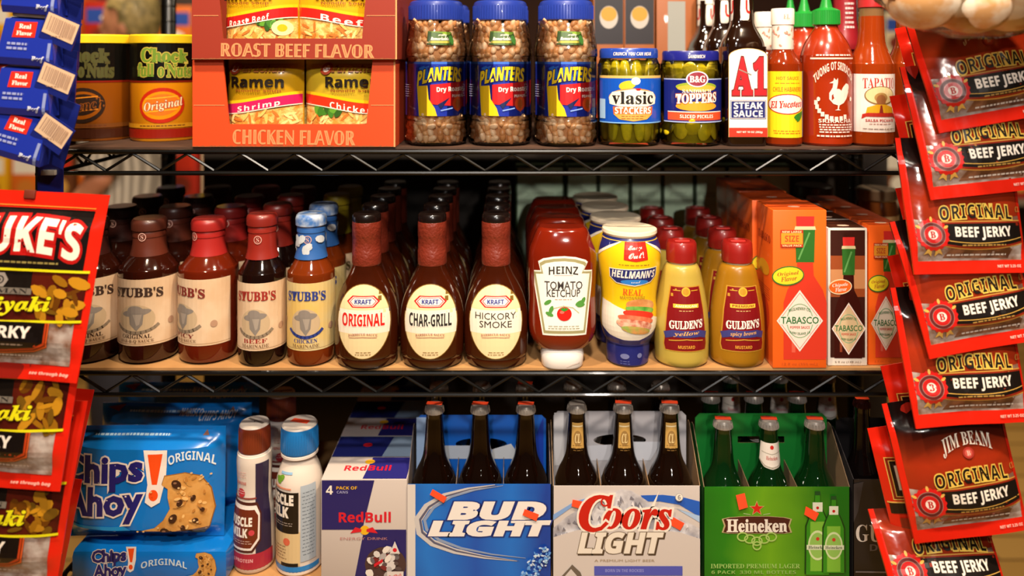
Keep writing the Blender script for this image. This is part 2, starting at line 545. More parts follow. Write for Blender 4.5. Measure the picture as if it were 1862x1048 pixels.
def kraft_bottle(px, name, words, colour, txtstyle, two=None):
    yc = .024; H = .196
    t = thing('sauce_bottle', name, 'sauce bottle', (X(px, yc), yc, SH_M))
    prof = [(0, .034, .023), (.003, .038, .026), (.010, .0400, .0275), (.0125, .0398, .0272), (.0145, .0412, .0285)] + \
        cr([(.017, .0415, .0288), (.04, .0425, .0296), (.07, .0415, .029), (.09, .037, .0265), (.105, .0305, .0225), (.118, .0235, .0195), (.128, .0192, .0188), (.136, .0182, .0182)])
    b = MB(); b.lathe(prof, C('#381205', .12, .6), n=48); b.build('bottle', t)
    w = MB(); w.lathe([(.132, .0189), (.134, .0193), (.150, .0192), (.151, .0188), (.168, .0188), (.169, .0192), (.186, .0192), (.1885, .0186)], SAUCE_CAP, n=36, cap=(False, False)); w.build('neck_wrap', t)
    c = MB(); c.lathe([(.1875, .0183), (.1895, .0188), (.196, .0187), (.1985, .0172), (.1985, .012), (.198, .006)], C('#150c0a', .25, .5), n=36); c.build('cap', t)
    d = Dec(wrap(prof, mode='front'), .006, .008)
    d.ell(0, .0625, .0350, .0480, C('#7a5a20', .35), 44); d.ell(0, .0625, .0340, .0470, C('#ecd6a4', .4, .2), 44)
    d.poly([(-.033, .048), (.033, .048), (.034, .062), (.032, .078), (-.032, .078), (-.034, .062)], C('#f3e6d3', .4, .2))
    hexa = lambda a, h: [(-a, .0885), (-a + h, .0885 + h), (a - h, .0885 + h), (a, .0885), (a - h, .0885 - h), (-a + h, .0885 - h)]
    d.poly(hexa(.0215, .0074), C('#d3201c', .4, .2)); d.poly(hexa(.0188, .0060), WHITE); d.poly(hexa(.0175, .0053), C('#d3201c', .4, .2)); d.poly(hexa(.0162, .0045), WHITE)
    d.text('KRAFT', 0, .0885, .0215, .0055, C('#1b2e86', .4), 'sans', off=.02)
    if two:
        d.text(words, 0, .0705, .053, .0085, colour, txtstyle); d.text(two, 0, .0600, .042, .0085, colour, txtstyle)
    else:
        d.text(words, 0, .0655, .055, .0150, colour, txtstyle, off=.012, outline=(.05, C('#f6efe2', .4)), warp=lambda x, y: (x, y * (1 + 4.5 * abs(x))))
    d.text('BARBECUE SAUCE', 0, .0475, .038, .0032, C('#a9655a', .5), 'serif', warp=lambda x, y: (x, y - 6 * x * x))
    d.line([(-.018, .0425), (0, .0437), (.018, .0425)], .0007, C('#a9655a', .5)); d.lines(0, .0235, .022, 2, C('#9a7a4a', .5))
    d.build('label', t)
    return t


for px, nm, w, col, st, tw in ((667, 'ORIGINAL', 'ORIGINAL', C('#d8261e', .4), 'sans', None), (786, 'CHAR-GRILL', 'CHAR-GRILL', C('#2c2a28', .4), 'sans', None),
                               (902, 'HICKORY SMOKE', 'HICKORY', C('#2c2420', .4), 'plain', 'SMOKE')):
    t = kraft_bottle(px, 'brown barbecue sauce bottle with oval cream label lettered ' + nm, w, col, st, tw)
    rows(t, 4, .0635, '%sbrown sauce bottle behind the one lettered ' + nm, 'oval label sauce bottles')


def round_sauce(px, label, r, H, zl0, zl1, zneck, rneck, sauce, wrapm, capm, ink, word, word2, py_y=.05, turn=0.0, patches=False, two_tone=None):
    yc = py_y
    t = thing('sauce_bottle', label, 'sauce bottle', (X(px, yc), yc, SH_M), turn)
    prof = [(0, r * .82), (.003, r * .94), (.008, r * .985), (zl0 - .002, r)] + cr([(zl0, r), (zl1, r), (zl1 + (zneck - zl1) * .35, r * .93), (zl1 + (zneck - zl1) * .75, r * .70), (zneck, rneck + .001), (zneck + .01, rneck)], 6) + [(H - .012, rneck)]
    b = MB(); b.lathe(prof, C(sauce, .10, .6), n=48); b.build('bottle', t)
    w = MB(); zc = H - .0165
    w.lathe([(zneck - .004, rneck + .0048), (zneck + .002, rneck + .0032), (zneck + .010, rneck + .0018), (zc - .008, rneck + .0010), (zc - .007, rneck + .0018), (zc - .002, rneck + .0018), (zc, rneck + .0012)], wrapm, n=36, cap=(False, False))
    wo = w.build('neck_wrap', t)
    c = MB(); c.lathe([(zc, rneck + .001), (zc + .002, rneck + .0034), (H - .006, rneck + .0036), (H - .002, rneck + .0024), (H, rneck + .0004), (H, rneck * .5)], capm, n=36); c.build('cap', t)
    e = Dec(wrap([(0, rneck + .0030), (H, rneck + .0020)]), .004)
    e.ring(0, zneck + .022, .0055, .0055, .001, C('#d8a89a', .5)); e.text('S', 0, zneck + .022, .004, .006, C('#d8a89a', .5), 'serif')
    if patches:
        pr = random.Random(4)
        for k in range(16):
            e.ell(pr.uniform(-.045, .045), pr.uniform(zneck + .006, H - .03), pr.uniform(.003, .008), pr.uniform(.002, .006), C('#cdd3da', .5), 9, pr.uniform(0, 3))
    e.build('neck_emblem', wo)
    d = Dec(wrap(prof, r), .006)
    hz = zl1 - zl0; m = (zl0 + zl1) / 2; half = r * 1.75
    paper = C('#dcc0a0', .6, mix='#d2b08c', ms=25) if not two_tone else C('#dcb866', .6, mix='#d3c08e', ms=18)
    d.rect(-half, zl0, half, zl1, paper)
    d.line([(-half, zl0 + .0025), (half, zl0 + .0025)], .0006, C('#8c6a44', .6))
    ik = C(ink, .5)
    arch = lambda x, y: (x, y - x * x * 2.2)
    m -= hz * .055
    grey = C('#8a8078', .6); lt = C('#c3aa88', .6)
    d.ell(0, m - hz * .04, r * .62, hz * .215, lt)
    d.ell(0, m + hz * .055, r * .50, hz * .055, grey, 20, .12); d.ell(-.001, m + hz * .095, r * .26, hz * .065, grey)       # hat emblem
    d.poly([(-r * .24, m + hz * .05), (r * .26, m + hz * .05), (r * .22, m - hz * .12), (.001, m - hz * .22), (-r * .2, m - hz * .12)], C('#857c74', .6))
    d.poly([(-r * .1, m + hz * .03), (r * .2, m + hz * .03), (r * .12, m - hz * .12), (.001, m - hz * .14)], C('#a2968a', .6))
    arc = [(r * .85 * sin(a), m - hz * .01 - hz * .235 * cos(a)) for a in [-1.0 + .2 * i for i in range(11)]]
    d.line(arc, hz * .045, ik if two_tone else C('#8b7a66', .6))
    d.text(word, 0, m - hz * .30, r * 1.0, hz * .06, ik, 'serif'); d.text(word2, 0, m - hz * .375, r * 1.15, hz * .05, C('#7a5c40', .6), 'serif')
    d.ell(r * 1.15, m - hz * .12, .0045, .0045, C('#b08a70', .6)); d.ell(-r * 1.15, m - hz * .02, .0035, .0035, C('#b08a70', .6))
    d.text("STUBB'S", 0, zl1 - hz * .185, r * 1.72, hz * .14, ik, 'serif', off=.02, warp=arch)
    d.build('label', t)
    return t


g = 'hat emblem sauce bottles'
RB = dict(r=.0388, H=.187, zl0=.026, zl1=.113, zneck=.143, rneck=.0195)
sa = round_sauce(166, 'dark sauce bottle half hidden behind the teriyaki jerky bag', sauce='#2a0d06', wrapm=C('#3a1610', .4, .3), capm=C('#2a100c', .4, .3), ink='#3d2a22', word='ORIGINAL', word2='BAR-B-Q SAUCE', turn=.35, **RB)
sb = round_sauce(272, 'dark sauce bottle with brown cap and hat emblem cream label', sauce='#2e0e06', wrapm=C('#5c2718', .4, .3), capm=C('#4a2014', .4, .3), ink='#3d2a22', word='ORIGINAL', word2='BAR-B-Q SAUCE', **RB)
sc = round_sauce(380, 'red capped sauce bottle with hat emblem label turned to the left', sauce='#5e1a08', wrapm=C('#a3231f', .4, .3), capm=C('#98201c', .4, .3), ink='#7a2a22', word='SPICY', word2='BAR-B-Q SAUCE', turn=-.62, **RB)
RM = dict(r=.0312, H=.196, zl0=.022, zl1=.110, zneck=.142, rneck=.0170)
sd = round_sauce(477, 'slim sauce bottle with rust red cap over nearly black sauce', sauce='#160805', wrapm=C('#8c2419', .4, .3), capm=C('#7c1f16', .4, .3), ink='#9a2c24', word='BEEF', word2='MARINADE', py_y=.036, **RM)
se = round_sauce(566, 'slim sauce bottle with blue and white patterned cap wrap', sauce='#6e2a0a', wrapm=C('#2d5fa5', .45, .2), capm=C('#3b6cae', .45, .2, mix='#c3cdd8', ms=60), ink='#2b3c86', word='CHICKEN', word2='MARINADE', py_y=.036, patches=True, two_tone=True, **RM)
rows(sa, 3, .082, '%sdark sauce bottle in the row behind the jerky bag', g)
rows(sb, 3, .082, '%sdark sauce bottle behind the brown capped one', g)
rows(sc, 3, .082, '%sred capped sauce bottle in the row behind the turned one', g)
rows(sd, 3, .068, '%srust capped slim bottle behind the nearly black one', g)
rows(se, 1, .068, '%sblue capped slim bottle behind the patterned one', g)
ye = round_sauce(566, 'slim yellow capped bottle behind two blue capped bottles', sauce='#6e2a0a', wrapm=C('#b59a20', .45, .2), capm=C('#b59a20', .45, .2), ink='#5a4a20', word='CITRUS', word2='MARINADE', py_y=.18, **RM)
ye.location.x = se.location.x + .002
ye['group'] = g
dup(ye, (ye.location.x + .006, ye.location.y + .068, SH_M), 'rearmost slim yellow capped bottle in the blue capped row', g)


# ================================================================ ketchup, mayonnaise, mustard
def ketchup():
    yc = .021
    t = thing('ketchup_bottle', 'upside-down red ketchup bottle with white cap and keystone label', 'ketchup bottle', (X(1022, yc), yc, SH_M))
    zf = lambda py: Z(py, .0) - SH_M
    prof = cr([(.022, .024, .018), (.027, .033, .0235), (.038, .0415, .0275), (.055, .0445, .029), (.09, .0440, .029), (.13, .0452, .0295), (.150, .044, .029), (.164, .0395, .027), (.173, .036, .0245), (.179, .033, .022)], 5) + [(.182, .029, .018)]
    b = MB(); b.lathe(prof, C('#701a08', .13, .6), n=52, e=2.5); b.build('bottle', t)
    c = MB(); c.lathe([(0, .0262, .021), (.002, .0275, .0225), (.016, .0285, .0230), (.024, .0265, .021), (.026, .021, .016)], C('#f0e8e0', .35, .3), n=48, e=2.6)
    co = c.build('cap', t); q = Dec(wrap([(0, .0288, .0232), (.03, .0288, .0232)], e=2.6, mode='front'), .005); q.poly([(.004, .0045), (.012, .0075), (.022, .0085), (.022, .0075), (.012, .0060), (.005, .0035)], C('#c9bcb2', .5)); q.build('thumb_notch', co)
    d = Dec(wrap(prof, e=2.5, mode='front'), .006, .008)
    K = [(977, 474), (986, 468), (1004, 464), (1024, 463), (1044, 465), (1062, 471), (1066, 475), (1059, 489), (1076, 491), (1063, 607), (985, 607), (966, 492), (981, 490)]
    k = lambda s: [((p[0] - 1022) * s / 1383, zf(536) + (zf(p[1]) - zf(536)) * s) for p in K]
    d.poly(k(1.0), WHITE); d.poly(k(.95), C('#9a9266', .5)); d.poly(k(.875), C('#f1ebdf', .4))
    d.text('HEINZ', 0, zf(488), .038, .0095, C('#2d2a28'), 'sans', warp=lambda x, y: (x, y * (1 + 6 * abs(x)) - 4 * x * x))
    d.line([(-.012, zf(498)), (.012, zf(498))], .0005, C('#b07a6a')); d.text('TOMATO', 0, zf(516), .049, .0105, C('#3a3434'), 'plain', off=.012); d.text('KETCHUP', 0, zf(530), .043, .0095, C('#3a3434'), 'plain', off=.012)
    d.lines(0, zf(542), .026, 1, C('#c08a7a'), seed=3)
    lf = C('#4f8f3a', .5); vine = C('#b9b48a', .5)
    d.line([(-.020, zf(572)), (-.012, zf(557)), (0, zf(553)), (.012, zf(556)), (.020, zf(566))], .0012, vine)
    for x, y, a in ((994, 547, .6), (1000, 560, 1.2), (997, 568, -.4), (1050, 548, .5), (1057, 545, 1.1), (1053, 552, .1)): d.ell((x - 1022) / 1383, zf(y), .0055, .0026, lf, 12, a)
    d.ell(.001, zf(567), .0095, .0090, C('#cf1f18', .35, .2)); d.ell(-.002, zf(564), .003, .002, C('#e86a5a', .35), 12)
    for a in (.5, 1.2, 1.9, 2.6): d.ell(.001 + .003 * cos(a), zf(560) + .001 * sin(a), .003, .0011, GREEN, 10, a)
    d.lines(0, zf(590), .042, 2, C('#8a8a70'), seed=5)
    d.build('label', t)
    return t


t = ketchup(); rows(t, 3, .066, '%supside-down ketchup bottle behind the keystone labelled one', 'ketchup bottles')


def mayo():
    yc = .033
    t = thing('mayonnaise_bottle', 'yellow upside-down mayonnaise bottle with navy base and sandwich picture', 'mayonnaise bottle', (X(1141, yc), yc, SH_M + .0006), rot=(0, radians(.8), 0))
    prof = cr([(.028, .0285), (.036, .033), (.05, .0368), (.066, .0375), (.085, .0365), (.105, .0382), (.125, .0410), (.142, .0418), (.156, .0398), (.166, .036)], 6)
    b = MB(); b.lathe(prof, C('#f0c316', .28, .4), n=48)
    b.lathe([(.166, .036), (.168, .0350), (.1695, .034)], C('#20286e', .3, .3), n=48, cap=(False, False)); b.build('bottle', t)
    c = MB(); c.lathe([(0, .026), (.002, .0278), (.022, .0288), (.0285, .0282)], C('#1c2266', .3, .3), n=48); co = c.build('cap', t)
    q = Dec(wrap([(0, .0284), (.03, .0290)]), .005); q.ell(-.008, .014, .006, .0035, C('#6a6f9c')); q.ell(.012, .015, .0035, .0032, C('#6a6f9c')); q.lines(-.008, .007, .014, 2, C('#5a6094'), seed=8); q.build('cap_print', co)
    e = MB(); e.lathe([(.1690, .030), (.1695, .0352), (.1725, .0368), (.1765, .0362), (.1775, .033), (.1765, .029), (.1760, .012)], C('#f2dfc0', .4, .2), n=48); e.build('bottle_base', t)
    d = Dec(wrap(prof, .039), .005, .006)
    W_ = C('#efe5d2', .4, .2); NV = C('#1c2568', .35, .3)
    d.poly([(-.052, .029), (.052, .029), (.052, .060), (.035, .066), (.012, .070), (-.012, .078), (-.034, .084), (-.052, .086)], W_)
    d.poly([(-.052, .0285), (.052, .0285), (.052, .050), (.034, .043), (.012, .037), (-.012, .037), (-.034, .041), (-.052, .050)], NV)
    for sgn in (-1, 1):
        d.poly([(sgn * .016, .1655), (sgn * .055, .1655), (sgn * .055, .142), (sgn * .044, .149), (sgn * .032, .156)], W_); d.poly([(sgn * .019, .1655), (sgn * .055, .1655), (sgn * .055, .147), (sgn * .045, .1525), (sgn * .034, .159)], NV)
    d.poly([(-.012, .166), (.017, .166), (.018, .1435), (.0028, .1415), (-.012, .1435)], C('#cc2416', .4, .2))
    d.text('Easy', .002, .158, .018, .0075, WHITE, 'script', off=.01, rot=.08); d.text('Out!', .003, .1495, .019, .0075, WHITE, 'script', off=.01, rot=.08)
    d.lines(.001, .1365, .038, 1, C('#8a6a18'), seed=2)
    d.poly([(-.031, .131), (.033, .133), (.033, .121), (.024, .113), (.002, .109), (-.022, .112), (-.031, .119)], C('#efe5d2'))
    d.poly([(-.030, .130), (.032, .132), (.032, .1215), (.0235, .1140), (.002, .1103), (-.0215, .113), (-.030, .1195)], NV); d.ell(.002, .1145, .018, .0035, C('#2f7fd0', .3))
    d.text("HELLMANN'S", .001, .1245, .057, .0095, WHITE, 'sansit', off=.015); d.text('real', .003, .1148, .012, .003, WHITE, 'script')
    d.text('REAL', .0, .1012, .027, .0085, C('#e2571c'), 'serif', rot=-.03); d.text('MAYONNAISE', 0, .0935, .034, .0038, C('#a58320'), 'sans')
    # sandwich picture
    d.ell(.013, .083, .022, .0085, C('#c07a40', .5, mix='#e0a468', ms=60), 24, -.1); d.ell(.012, .0775, .022, .0045, C('#3f8f2e', .5, mix='#7fb04a', ms=90), 20, -.12)
    d.ell(.010, .0715, .023, .0055, C('#d0341f', .4), 22, -.15); d.ell(.006, .0650, .026, .0055, C('#e07a52', .5, mix='#c9553a', ms=90), 22, -.15)
    d.ell(.004, .0580, .026, .0075, C('#b5583f', .5, mix='#e3b79a', ms=110), 22, -.15); d.ell(.006, .0515, .021, .005, C('#c98d4e', .5, mix='#8fa24a', ms=90), 20, -.15)
    d.build('label', t)
    return t


t = mayo()
for i in range(1, 4):
    p = t.location; o = dup(t, (p.x - .006 * i, p.y + .078 * i, SH_M), ORD[i - 1] + ' cream topped mayonnaise bottle behind the sandwich picture one'); o['group'] = 'mayonnaise bottles'
t['group'] = 'mayonnaise bottles'


def mustard(px, body, label, word, brown):
    yc = .032
    t = thing('mustard_bottle', label, 'mustard bottle', (X(px, yc), yc, SH_M))
    prof = [(0, .031, .027), (.003, .0345, .030)] + cr([(.008, .0355, .031), (.04, .0362, .0315), (.065, .0350, .0305), (.09, .0315, .028), (.112, .0270, .025), (.122, .0245, .0235), (.128, .0215, .0215), (.131, .018, .018)], 5)
    b = MB(); b.lathe(prof, C(body, .3, .4), n=48); b.lathe([(.130, .0172), (.137, .0172)], C('#e0d0a8', .4), n=30, cap=(False, False)); b.build('bottle', t)
    c = MB(); c.lathe([(.133, .0190), (.134, .0202), (.146, .0204), (.157, .0198), (.160, .0180), (.1605, .0125), (.1590, .0120), (.1590, .004)], C('#8c1813', .35, .4), n=36); co = c.build('cap', t)
    q = MB(); q.box(-.010, .010, -.006, -.002, .159, .1612, C('#b8302a', .35, .4), .0006); q.build('lid_ridge', co)
    d = Dec(wrap(prof, mode='front'), .005, .007)
    zf = lambda py: Z(py, .012) - SH_M
    mar = C('#7a1014', .35, .3)
    def tz(i): return [(-.0195 + i, .106 - i), (.0195 - i, .106 - i), (.0245 - i, .075), (.0285 - i, .030), (.0270 - i, .022 + i), (-.0270 + i, .022 + i), (-.0285 + i, .030), (-.0245 + i, .075)]
    d.poly(tz(0), C('#b7892c', .4)); d.poly(tz(.0012), mar)
    d.ell(0, .099, .0058, .0058, C('#d2a62a', .4)); d.ell(0, .099, .0042, .0042, C('#b5861e', .4))
    d.line([(-.016, .1005), (-.007, .1005)], .0008, C('#d2a62a')); d.line([(.007, .1005), (.016, .1005)], .0008, C('#d2a62a'))
    d.rect(-.0165, .0785, .0165, .0835, C('#e4b93a', .4)); d.text(word, 0, .081, .028, .0030, C('#efe0c8') if not brown else mar, 'sans'); d.lines(0, .0745, .022, 1, C('#d8b070'), seed=4)
    d.text("GULDEN'S", 0, .0575, .043, .0105, WHITE, 'serif', off=.022, warp=lambda x, y: (x, y + .04 * x))
    d.poly([(-.028, .046), (-.018, .050), (.018, .050), (.028, .046), (.026, .038), (.018, .041), (-.018, .041), (-.026, .038)], C('#3a3a78', .4)); d.text('spicy brown' if brown else 'yellow', 0, .0455, .034, .0065, C('#e0a85a'), 'serifit', rot=.06)
    d.line([(-.022, .036), (0, .0385), (.022, .036)], .0012, C('#c7962e')); d.text('MUSTARD', 0, .0285, .022, .0042, C('#d89a34'), 'sans')
    d.build('label', t)
    return t


t = mustard(1239, '#b39a42', 'yellow mustard bottle with red cap and dark red label', 'AMERICAN', False); rows(t, 3, .074, '%smustard bottle behind the lighter yellow one', 'mustard bottles')
t = mustard(1340, '#986812', 'brownish mustard bottle with red cap beside the orange boxes', 'PREMIUM', True); rows(t, 3, .074, '%smustard bottle behind the brownish one', 'mustard bottles')


# ================================================================ pepper sauce boxes
def pepper_box(px0, px1, py0, yf, dep, label, base, panel, sauce, tagcol, word, frame=False):
    w = X(px1, yf) - X(px0, yf); h = Z(py0, yf) - SH_M
    t = thing('sauce_carton', label, 'sauce box', ((X(px0, yf) + X(px1, yf)) / 2, yf + dep / 2, SH_M))
    b = MB(); b.box(-w / 2, w / 2, -dep / 2, dep / 2, 0, h, base, .0012); b.build('carton', t)
    k = MB(); tl = Dec(flat_top(h), mb=k); tl.rect(-w / 2 + .002, -dep / 2 + .002, w / 2 - .002, dep / 2 - .002, C('#e4561c', .4, .2) if not frame else C('#4a2414', .4)); tl.line([(-w * .42, .004), (w * .42, .004)], .0008, C('#8a2a10')); tl.ell(0, -.012, .008, .004, C('#f2c9b0')); k.build('lid_flap', t)
    d = Dec(flat(-dep / 2)); s = h / .205
    if frame: d.rect(-w * .44, h * .06, w * .44, h * .985, panel); d.rect(-w * .44, h * .50, w * .44, h * .80, C('#9a4a22', .4, .2)); d.rect(-w * .44, h * .56, w * .44, h * .70, C('#c98a5a', .4, .2))
    cx = w * .10 if not frame else w * .02
    bw = w * .40 if not frame else w * .36
    bt = h * .555 if not frame else h * .52
    d.poly([(cx - bw, h * .055), (cx + bw * .95, h * .055), (cx + bw, h * .075), (cx + bw, bt - h * .14), (cx + bw * .82, bt - h * .06), (cx + bw * .40, bt + h * .03), (cx + bw * .36, h * .68), (cx - bw * .36, h * .68), (cx - bw * .40, bt + h * .03), (cx - bw * .82, bt - h * .06), (cx - bw, bt - h * .14), (cx - bw, h * .075)], sauce)
    d.rect(cx - bw * .62, h * .10, cx - bw * .45, h * .36, C('#e2604a', .3, .2) if not frame else C('#8a4028', .3, .2))
    gt = h * .875 if not frame else h * .85; gb = h * .67 if not frame else h * .66
    d.poly([(cx - bw * .42, gb), (cx + bw * .42, gb), (cx + bw * .46, gt), (cx - bw * .46, gt)], C('#2f6a26', .35, .2)); d.line([(cx - bw * .3, gb + .004), (cx + bw * .2, gt - .004)], .0022, C('#5f9a50'))
    d.poly([(cx - bw * .5, gt), (cx + bw * .5, gt), (cx + bw * .46, gt + h * .022), (cx - bw * .46, gt + h * .022)], C('#d8c89a', .4))
    d.poly([(cx - bw * .40, gt + h * .022), (cx + bw * .40, gt + h * .022), (cx + bw * .42, gt + h * .085), (cx - bw * .42, gt + h * .085)], C('#d8302c', .35, .2))
    # diamond label
    dc = h * .30 if not frame else h * .27; dr = w * .43; dh = h * .195 if not frame else h * .19
    dx = 0 if not frame else cx
    dm = lambda f: [(dx - dr * f, dc), (dx, dc + dh * f), (dx + dr * f, dc), (dx, dc - dh * f)]
    d.poly(dm(1.0), C('#efe2d4', .45)); d.poly(dm(.92), C('#d98a80', .45)); d.poly(dm(.885), C('#efe3d2' if not frame else '#d9bd92', .45))
    d.ring(dx, dc, dr * .58, dh * .56, .0012, C('#8fae86'), 26); gr = C('#2f6f3a', .45)
    d.rect(dx - dr * .86, dc - dh * .12, dx + dr * .86, dc + dh * .15, C('#efe3d2' if not frame else '#d9bd92', .45))
    d.text('TABASCO', dx, dc + dh * .02, dr * 1.62, dh * .22, gr, 'plain', off=.02); d.text('PEPPER SAUCE', dx, dc - dh * .21, dr * .85, dh * .09, C('#c8402e'), 'sans')
    d.text('McILHENNY CO.', dx, dc + dh * .40, dr * .95, dh * .10, gr, 'sans', warp=lambda x, y: (x, y - 14 * x * x)); d.text('AVERY ISLAND, LA.', dx, dc - dh * .42, dr * .9, dh * .09, gr, 'sans', warp=lambda x, y: (x, y + 14 * x * x))
    # flavour badge
    bx = -w * .22 if not frame else -w * .20; by = h * .585 if not frame else h * .575
    d.ell(bx, by, w * .30, h * .062 if not frame else h * .055, C('#2f6a26') if not frame else C('#f0d8b0'), 26, .1); d.ell(bx, by, w * .28, h * .054 if not frame else h * .048, tagcol, 26, .1)
    ik = C('#a8301c') if not frame else WHITE
    d.text(word, bx, by + h * .012, w * .40, h * .030, ik, 'serifit', rot=.1); d.text('Flavor', bx + .001, by - h * .018, w * .30, h * .030, ik, 'serifit', rot=.1)
    if not frame:
        d.rect(-w * .36, h * .765, w * .06, h * .875, C('#b8301a', .4)); d.rect(-w * .35, h * .785, w * .05, h * .855, C('#e0952c', .4)); d.text('NEW LARGE', -w * .15, h * .863, w * .36, h * .013, C('#f4d9a0'), 'sans'); d.text('SIZE', -w * .15, h * .82, w * .26, h * .04, C('#c04a1c'), 'sans'); d.text('VALUE PACK', -w * .15, h * .776, w * .36, h * .012, C('#f4d9a0'), 'sans')
    d.text('12 fl oz (355 mL)' if s > .95 else '5 fl oz (148 mL)', 0, h * .028, w * .66, h * .018, C('#c8501c') if not frame else C('#5a4a40'), 'plain')
    d.build('front_print', t)
    e = Dec(flat_left(-w / 2)); e.ell(0, h * .30, dep * .3, h * .12, C('#c93a14', .4)); e.ell(0, h * .6, dep * .32, h * .05, C('#e0a020', .4)); e.text('TABASCO', 0, h * .8, dep * .75, h * .05, C('#8f2410'), 'serif'); e.lines(0, h * .48, dep * .7, 6, C('#a8401c'), seed=2); e.build('side_print', t)
    return t


OR_ = C('#f0641a', .38, .25)
t = pepper_box(1405, 1503, 382, .004, .066, 'large orange pepper sauce box, front one beside brownish mustard', OR_, OR_, C('#d63a24', .35, .2), C('#e6cf2a', .4), 'Original')
for i, dx in ((1, -.007), (2, -.004), (3, -.002)):
    p = t.location; dup(t, (p.x + dx, p.y + .068 * i, SH_M), ORD[i - 1] + ' large orange sauce box behind the front one', None, .03 if i == 1 else 0)['group'] = 'large orange sauce boxes'
t['group'] = 'large orange sauce boxes'
t = pepper_box(1505.5, 1577, 415, .012, .052, 'white framed brown pepper sauce box between two orange boxes', C('#f0e6d8', .4, .2), C('#3a170e', .4, .2), C('#3a120c', .3, .2), C('#e8641e', .4), 'Chipotle', True)
rows(t, 3, .054, '%swhite framed sauce box behind the front one', 'small brown sauce boxes')
t = pepper_box(1579, 1642, 410, .014, .052, 'small orange pepper sauce box beside the beef jerky bags', OR_, OR_, C('#d63a24', .35, .2), C('#e6cf2a', .4), 'Original')
rows(t, 3, .054, '%ssmall orange sauce box behind the front one', 'small orange sauce boxes')

# jars and pale cartons at the back of the middle shelf
def small_jar(x, y, label, lidc, bodyc, labc):
    t = thing('sauce_jar', label, 'jar', (x, y, SH_M))
    prof = [(0, .028), (.004, .033), (.15, .033), (.165, .030), (.172, .027)]
    b = MB(); b.lathe(prof, C(bodyc, .15, .5), n=32); b.build('jar', t)
    c = MB(); c.lathe([(.168, .0295), (.170, .031), (.185, .031), (.187, .029)], C(lidc, .3, .3), n=32); c.build('lid', t)
    d = Dec(wrap(prof, .033), .006); d.rect(-.05, .05, .05, .145, C(labc, .6)); d.rect(-.05, .12, .05, .13, C('#7a5a30', .6)); d.build('label', t)
small_jar(X(1594, .285), .285, 'cream labelled brown jar behind the small orange box', '#6a5a4a', '#6a3a18', '#cdb489')
small_jar(X(1480, .315), .315, 'dark jar with pale oval label at the back of the middle shelf', '#2a1c18', '#2a1712', '#8a5a44')
for i in range(8):
    x0 = X(1030 + 58.5 * i, .33); w = 57 / F * 1.33
    if i == 0: x0 = X(938, .33); w = 88 / F * 1.33
    elif i > 0: x0 = X(1030 + 58.5 * (i - 1), .33)
    t = thing('tea_carton', 'pale green carton, %s from the ketchup at the shelf back' % ('first', 'second', 'third', 'fourth', 'fifth', 'sixth', 'seventh', 'eighth')[i], 'carton', (x0 + w / 2, .345, SH_M), 0, 'pale green cartons')
    b = MB(); b.box(-w / 2, w / 2, -.015, .015, 0, .218, C('#26421f', .5), .001); b.build('carton', t)
    d = Dec(flat(-.015)); d.rect(-w / 2 + .0030, .004, w / 2 - .0030, .214, C('#bcd8ba', .5, mix='#c8e0c4', ms=20)); d.lines(0, .17, w * .6, 3, C('#6f8c6c'), seed=i); d.build('front_print', t)

# ================================================================ top shelf
def coffee_can(px0, px1, label, black, body, badge, green, dark=False, turn=0.0):
    yc = .112; r = (X(px1, yc) - X(px0, yc)) / 2 * .965; H = Z(62, yc - r) - SH_T
    t = thing('coffee_can', label, 'coffee can', ((X(px0, yc) + X(px1, yc)) / 2, yc, SH_T), turn)
    prof = [(0, r * .97), (.002, r), (H - .010, r)]
    b = MB(); b.lathe(prof, C(body, .3, .4), n=48); b.build('can', t)
    l = MB(); l.lathe([(H - .0125, r + .0006), (H - .012, r + .0016), (H - .002, r + .0016), (H, r), (H, r * .9), (H - .002, r * .88), (H - .002, r * .3)], C('#e8c31c', .4), n=48); l.build('lid', t)
    d = Dec(wrap(prof, r), .006)
    hw = r * 1.7
    d.rect(-hw, H * .565, hw, H * .915, C(black, .3, .3)); d.rect(-hw, H * .548, hw, H * .565, C('#7a1a0c', .3))
    gy = C(green, .4); go = C('#c9b24a' if not dark else '#4a4420', .4)
    d.text('Chock', r * .08, H * .80, r * 1.35, H * .125, gy, 'serif', off=.03, outline=(.075, go), rot=-.03)
    d.text("full o'Nuts", r * .08, H * .665, r * 1.62, H * .125, gy, 'serif', off=.02, outline=(.065, go), rot=-.02)
    bd = C(badge, .35, .2)
    d.ell(0, H * .335, r * .66, H * .165, bd, 32, .12); d.ell(0, H * .335, r * .57, H * .13, C(body, .3, .3), 32, .12); d.ell(0, H * .34, r * .50, H * .10, bd if dark else C('#e8741a', .35), 32, .12)
    for k in (-1, 1): d.line([(-r * .45, H * (.335 + k * .06)), (r * .45, H * (.36 + k * .06))], .0016, C('#f0b02a' if not dark else '#c87a1a', .4))
    d.text('Original' if not dark else 'French', r * .05, H * .335, r * 1.12, H * .10, C('#f6e2b8' if not dark else '#1c120c', .4), 'serifit', rot=.16, outline=(.04, C('#a8260e' if not dark else '#8a4a14', .4)))
    d.rect(-hw, H * .03, hw, H * .115, C('#8f1c0c' if not dark else '#3a1a0c', .3, .3)); d.rect(-hw, H * .125, hw, H * .165, C('#c98a18' if not dark else '#6a3a10', .4))
    d.lines(0, H * .14, r * 1.5, 1, C('#5a2a0a'), th=.0014, seed=3)
    d.build('label', t)
coffee_can(121, 240, 'black and amber coffee can with dark oval, left of the red badged one', '#0a0805', '#8f4c0a', '#2a1a12', '#4a4a24', True)
coffee_can(241, 362, 'yellow lidded coffee can with red oval badge beside the noodle cases', '#0c0905', '#e8920e', '#c2280e', '#6f8f2c', turn=.30)


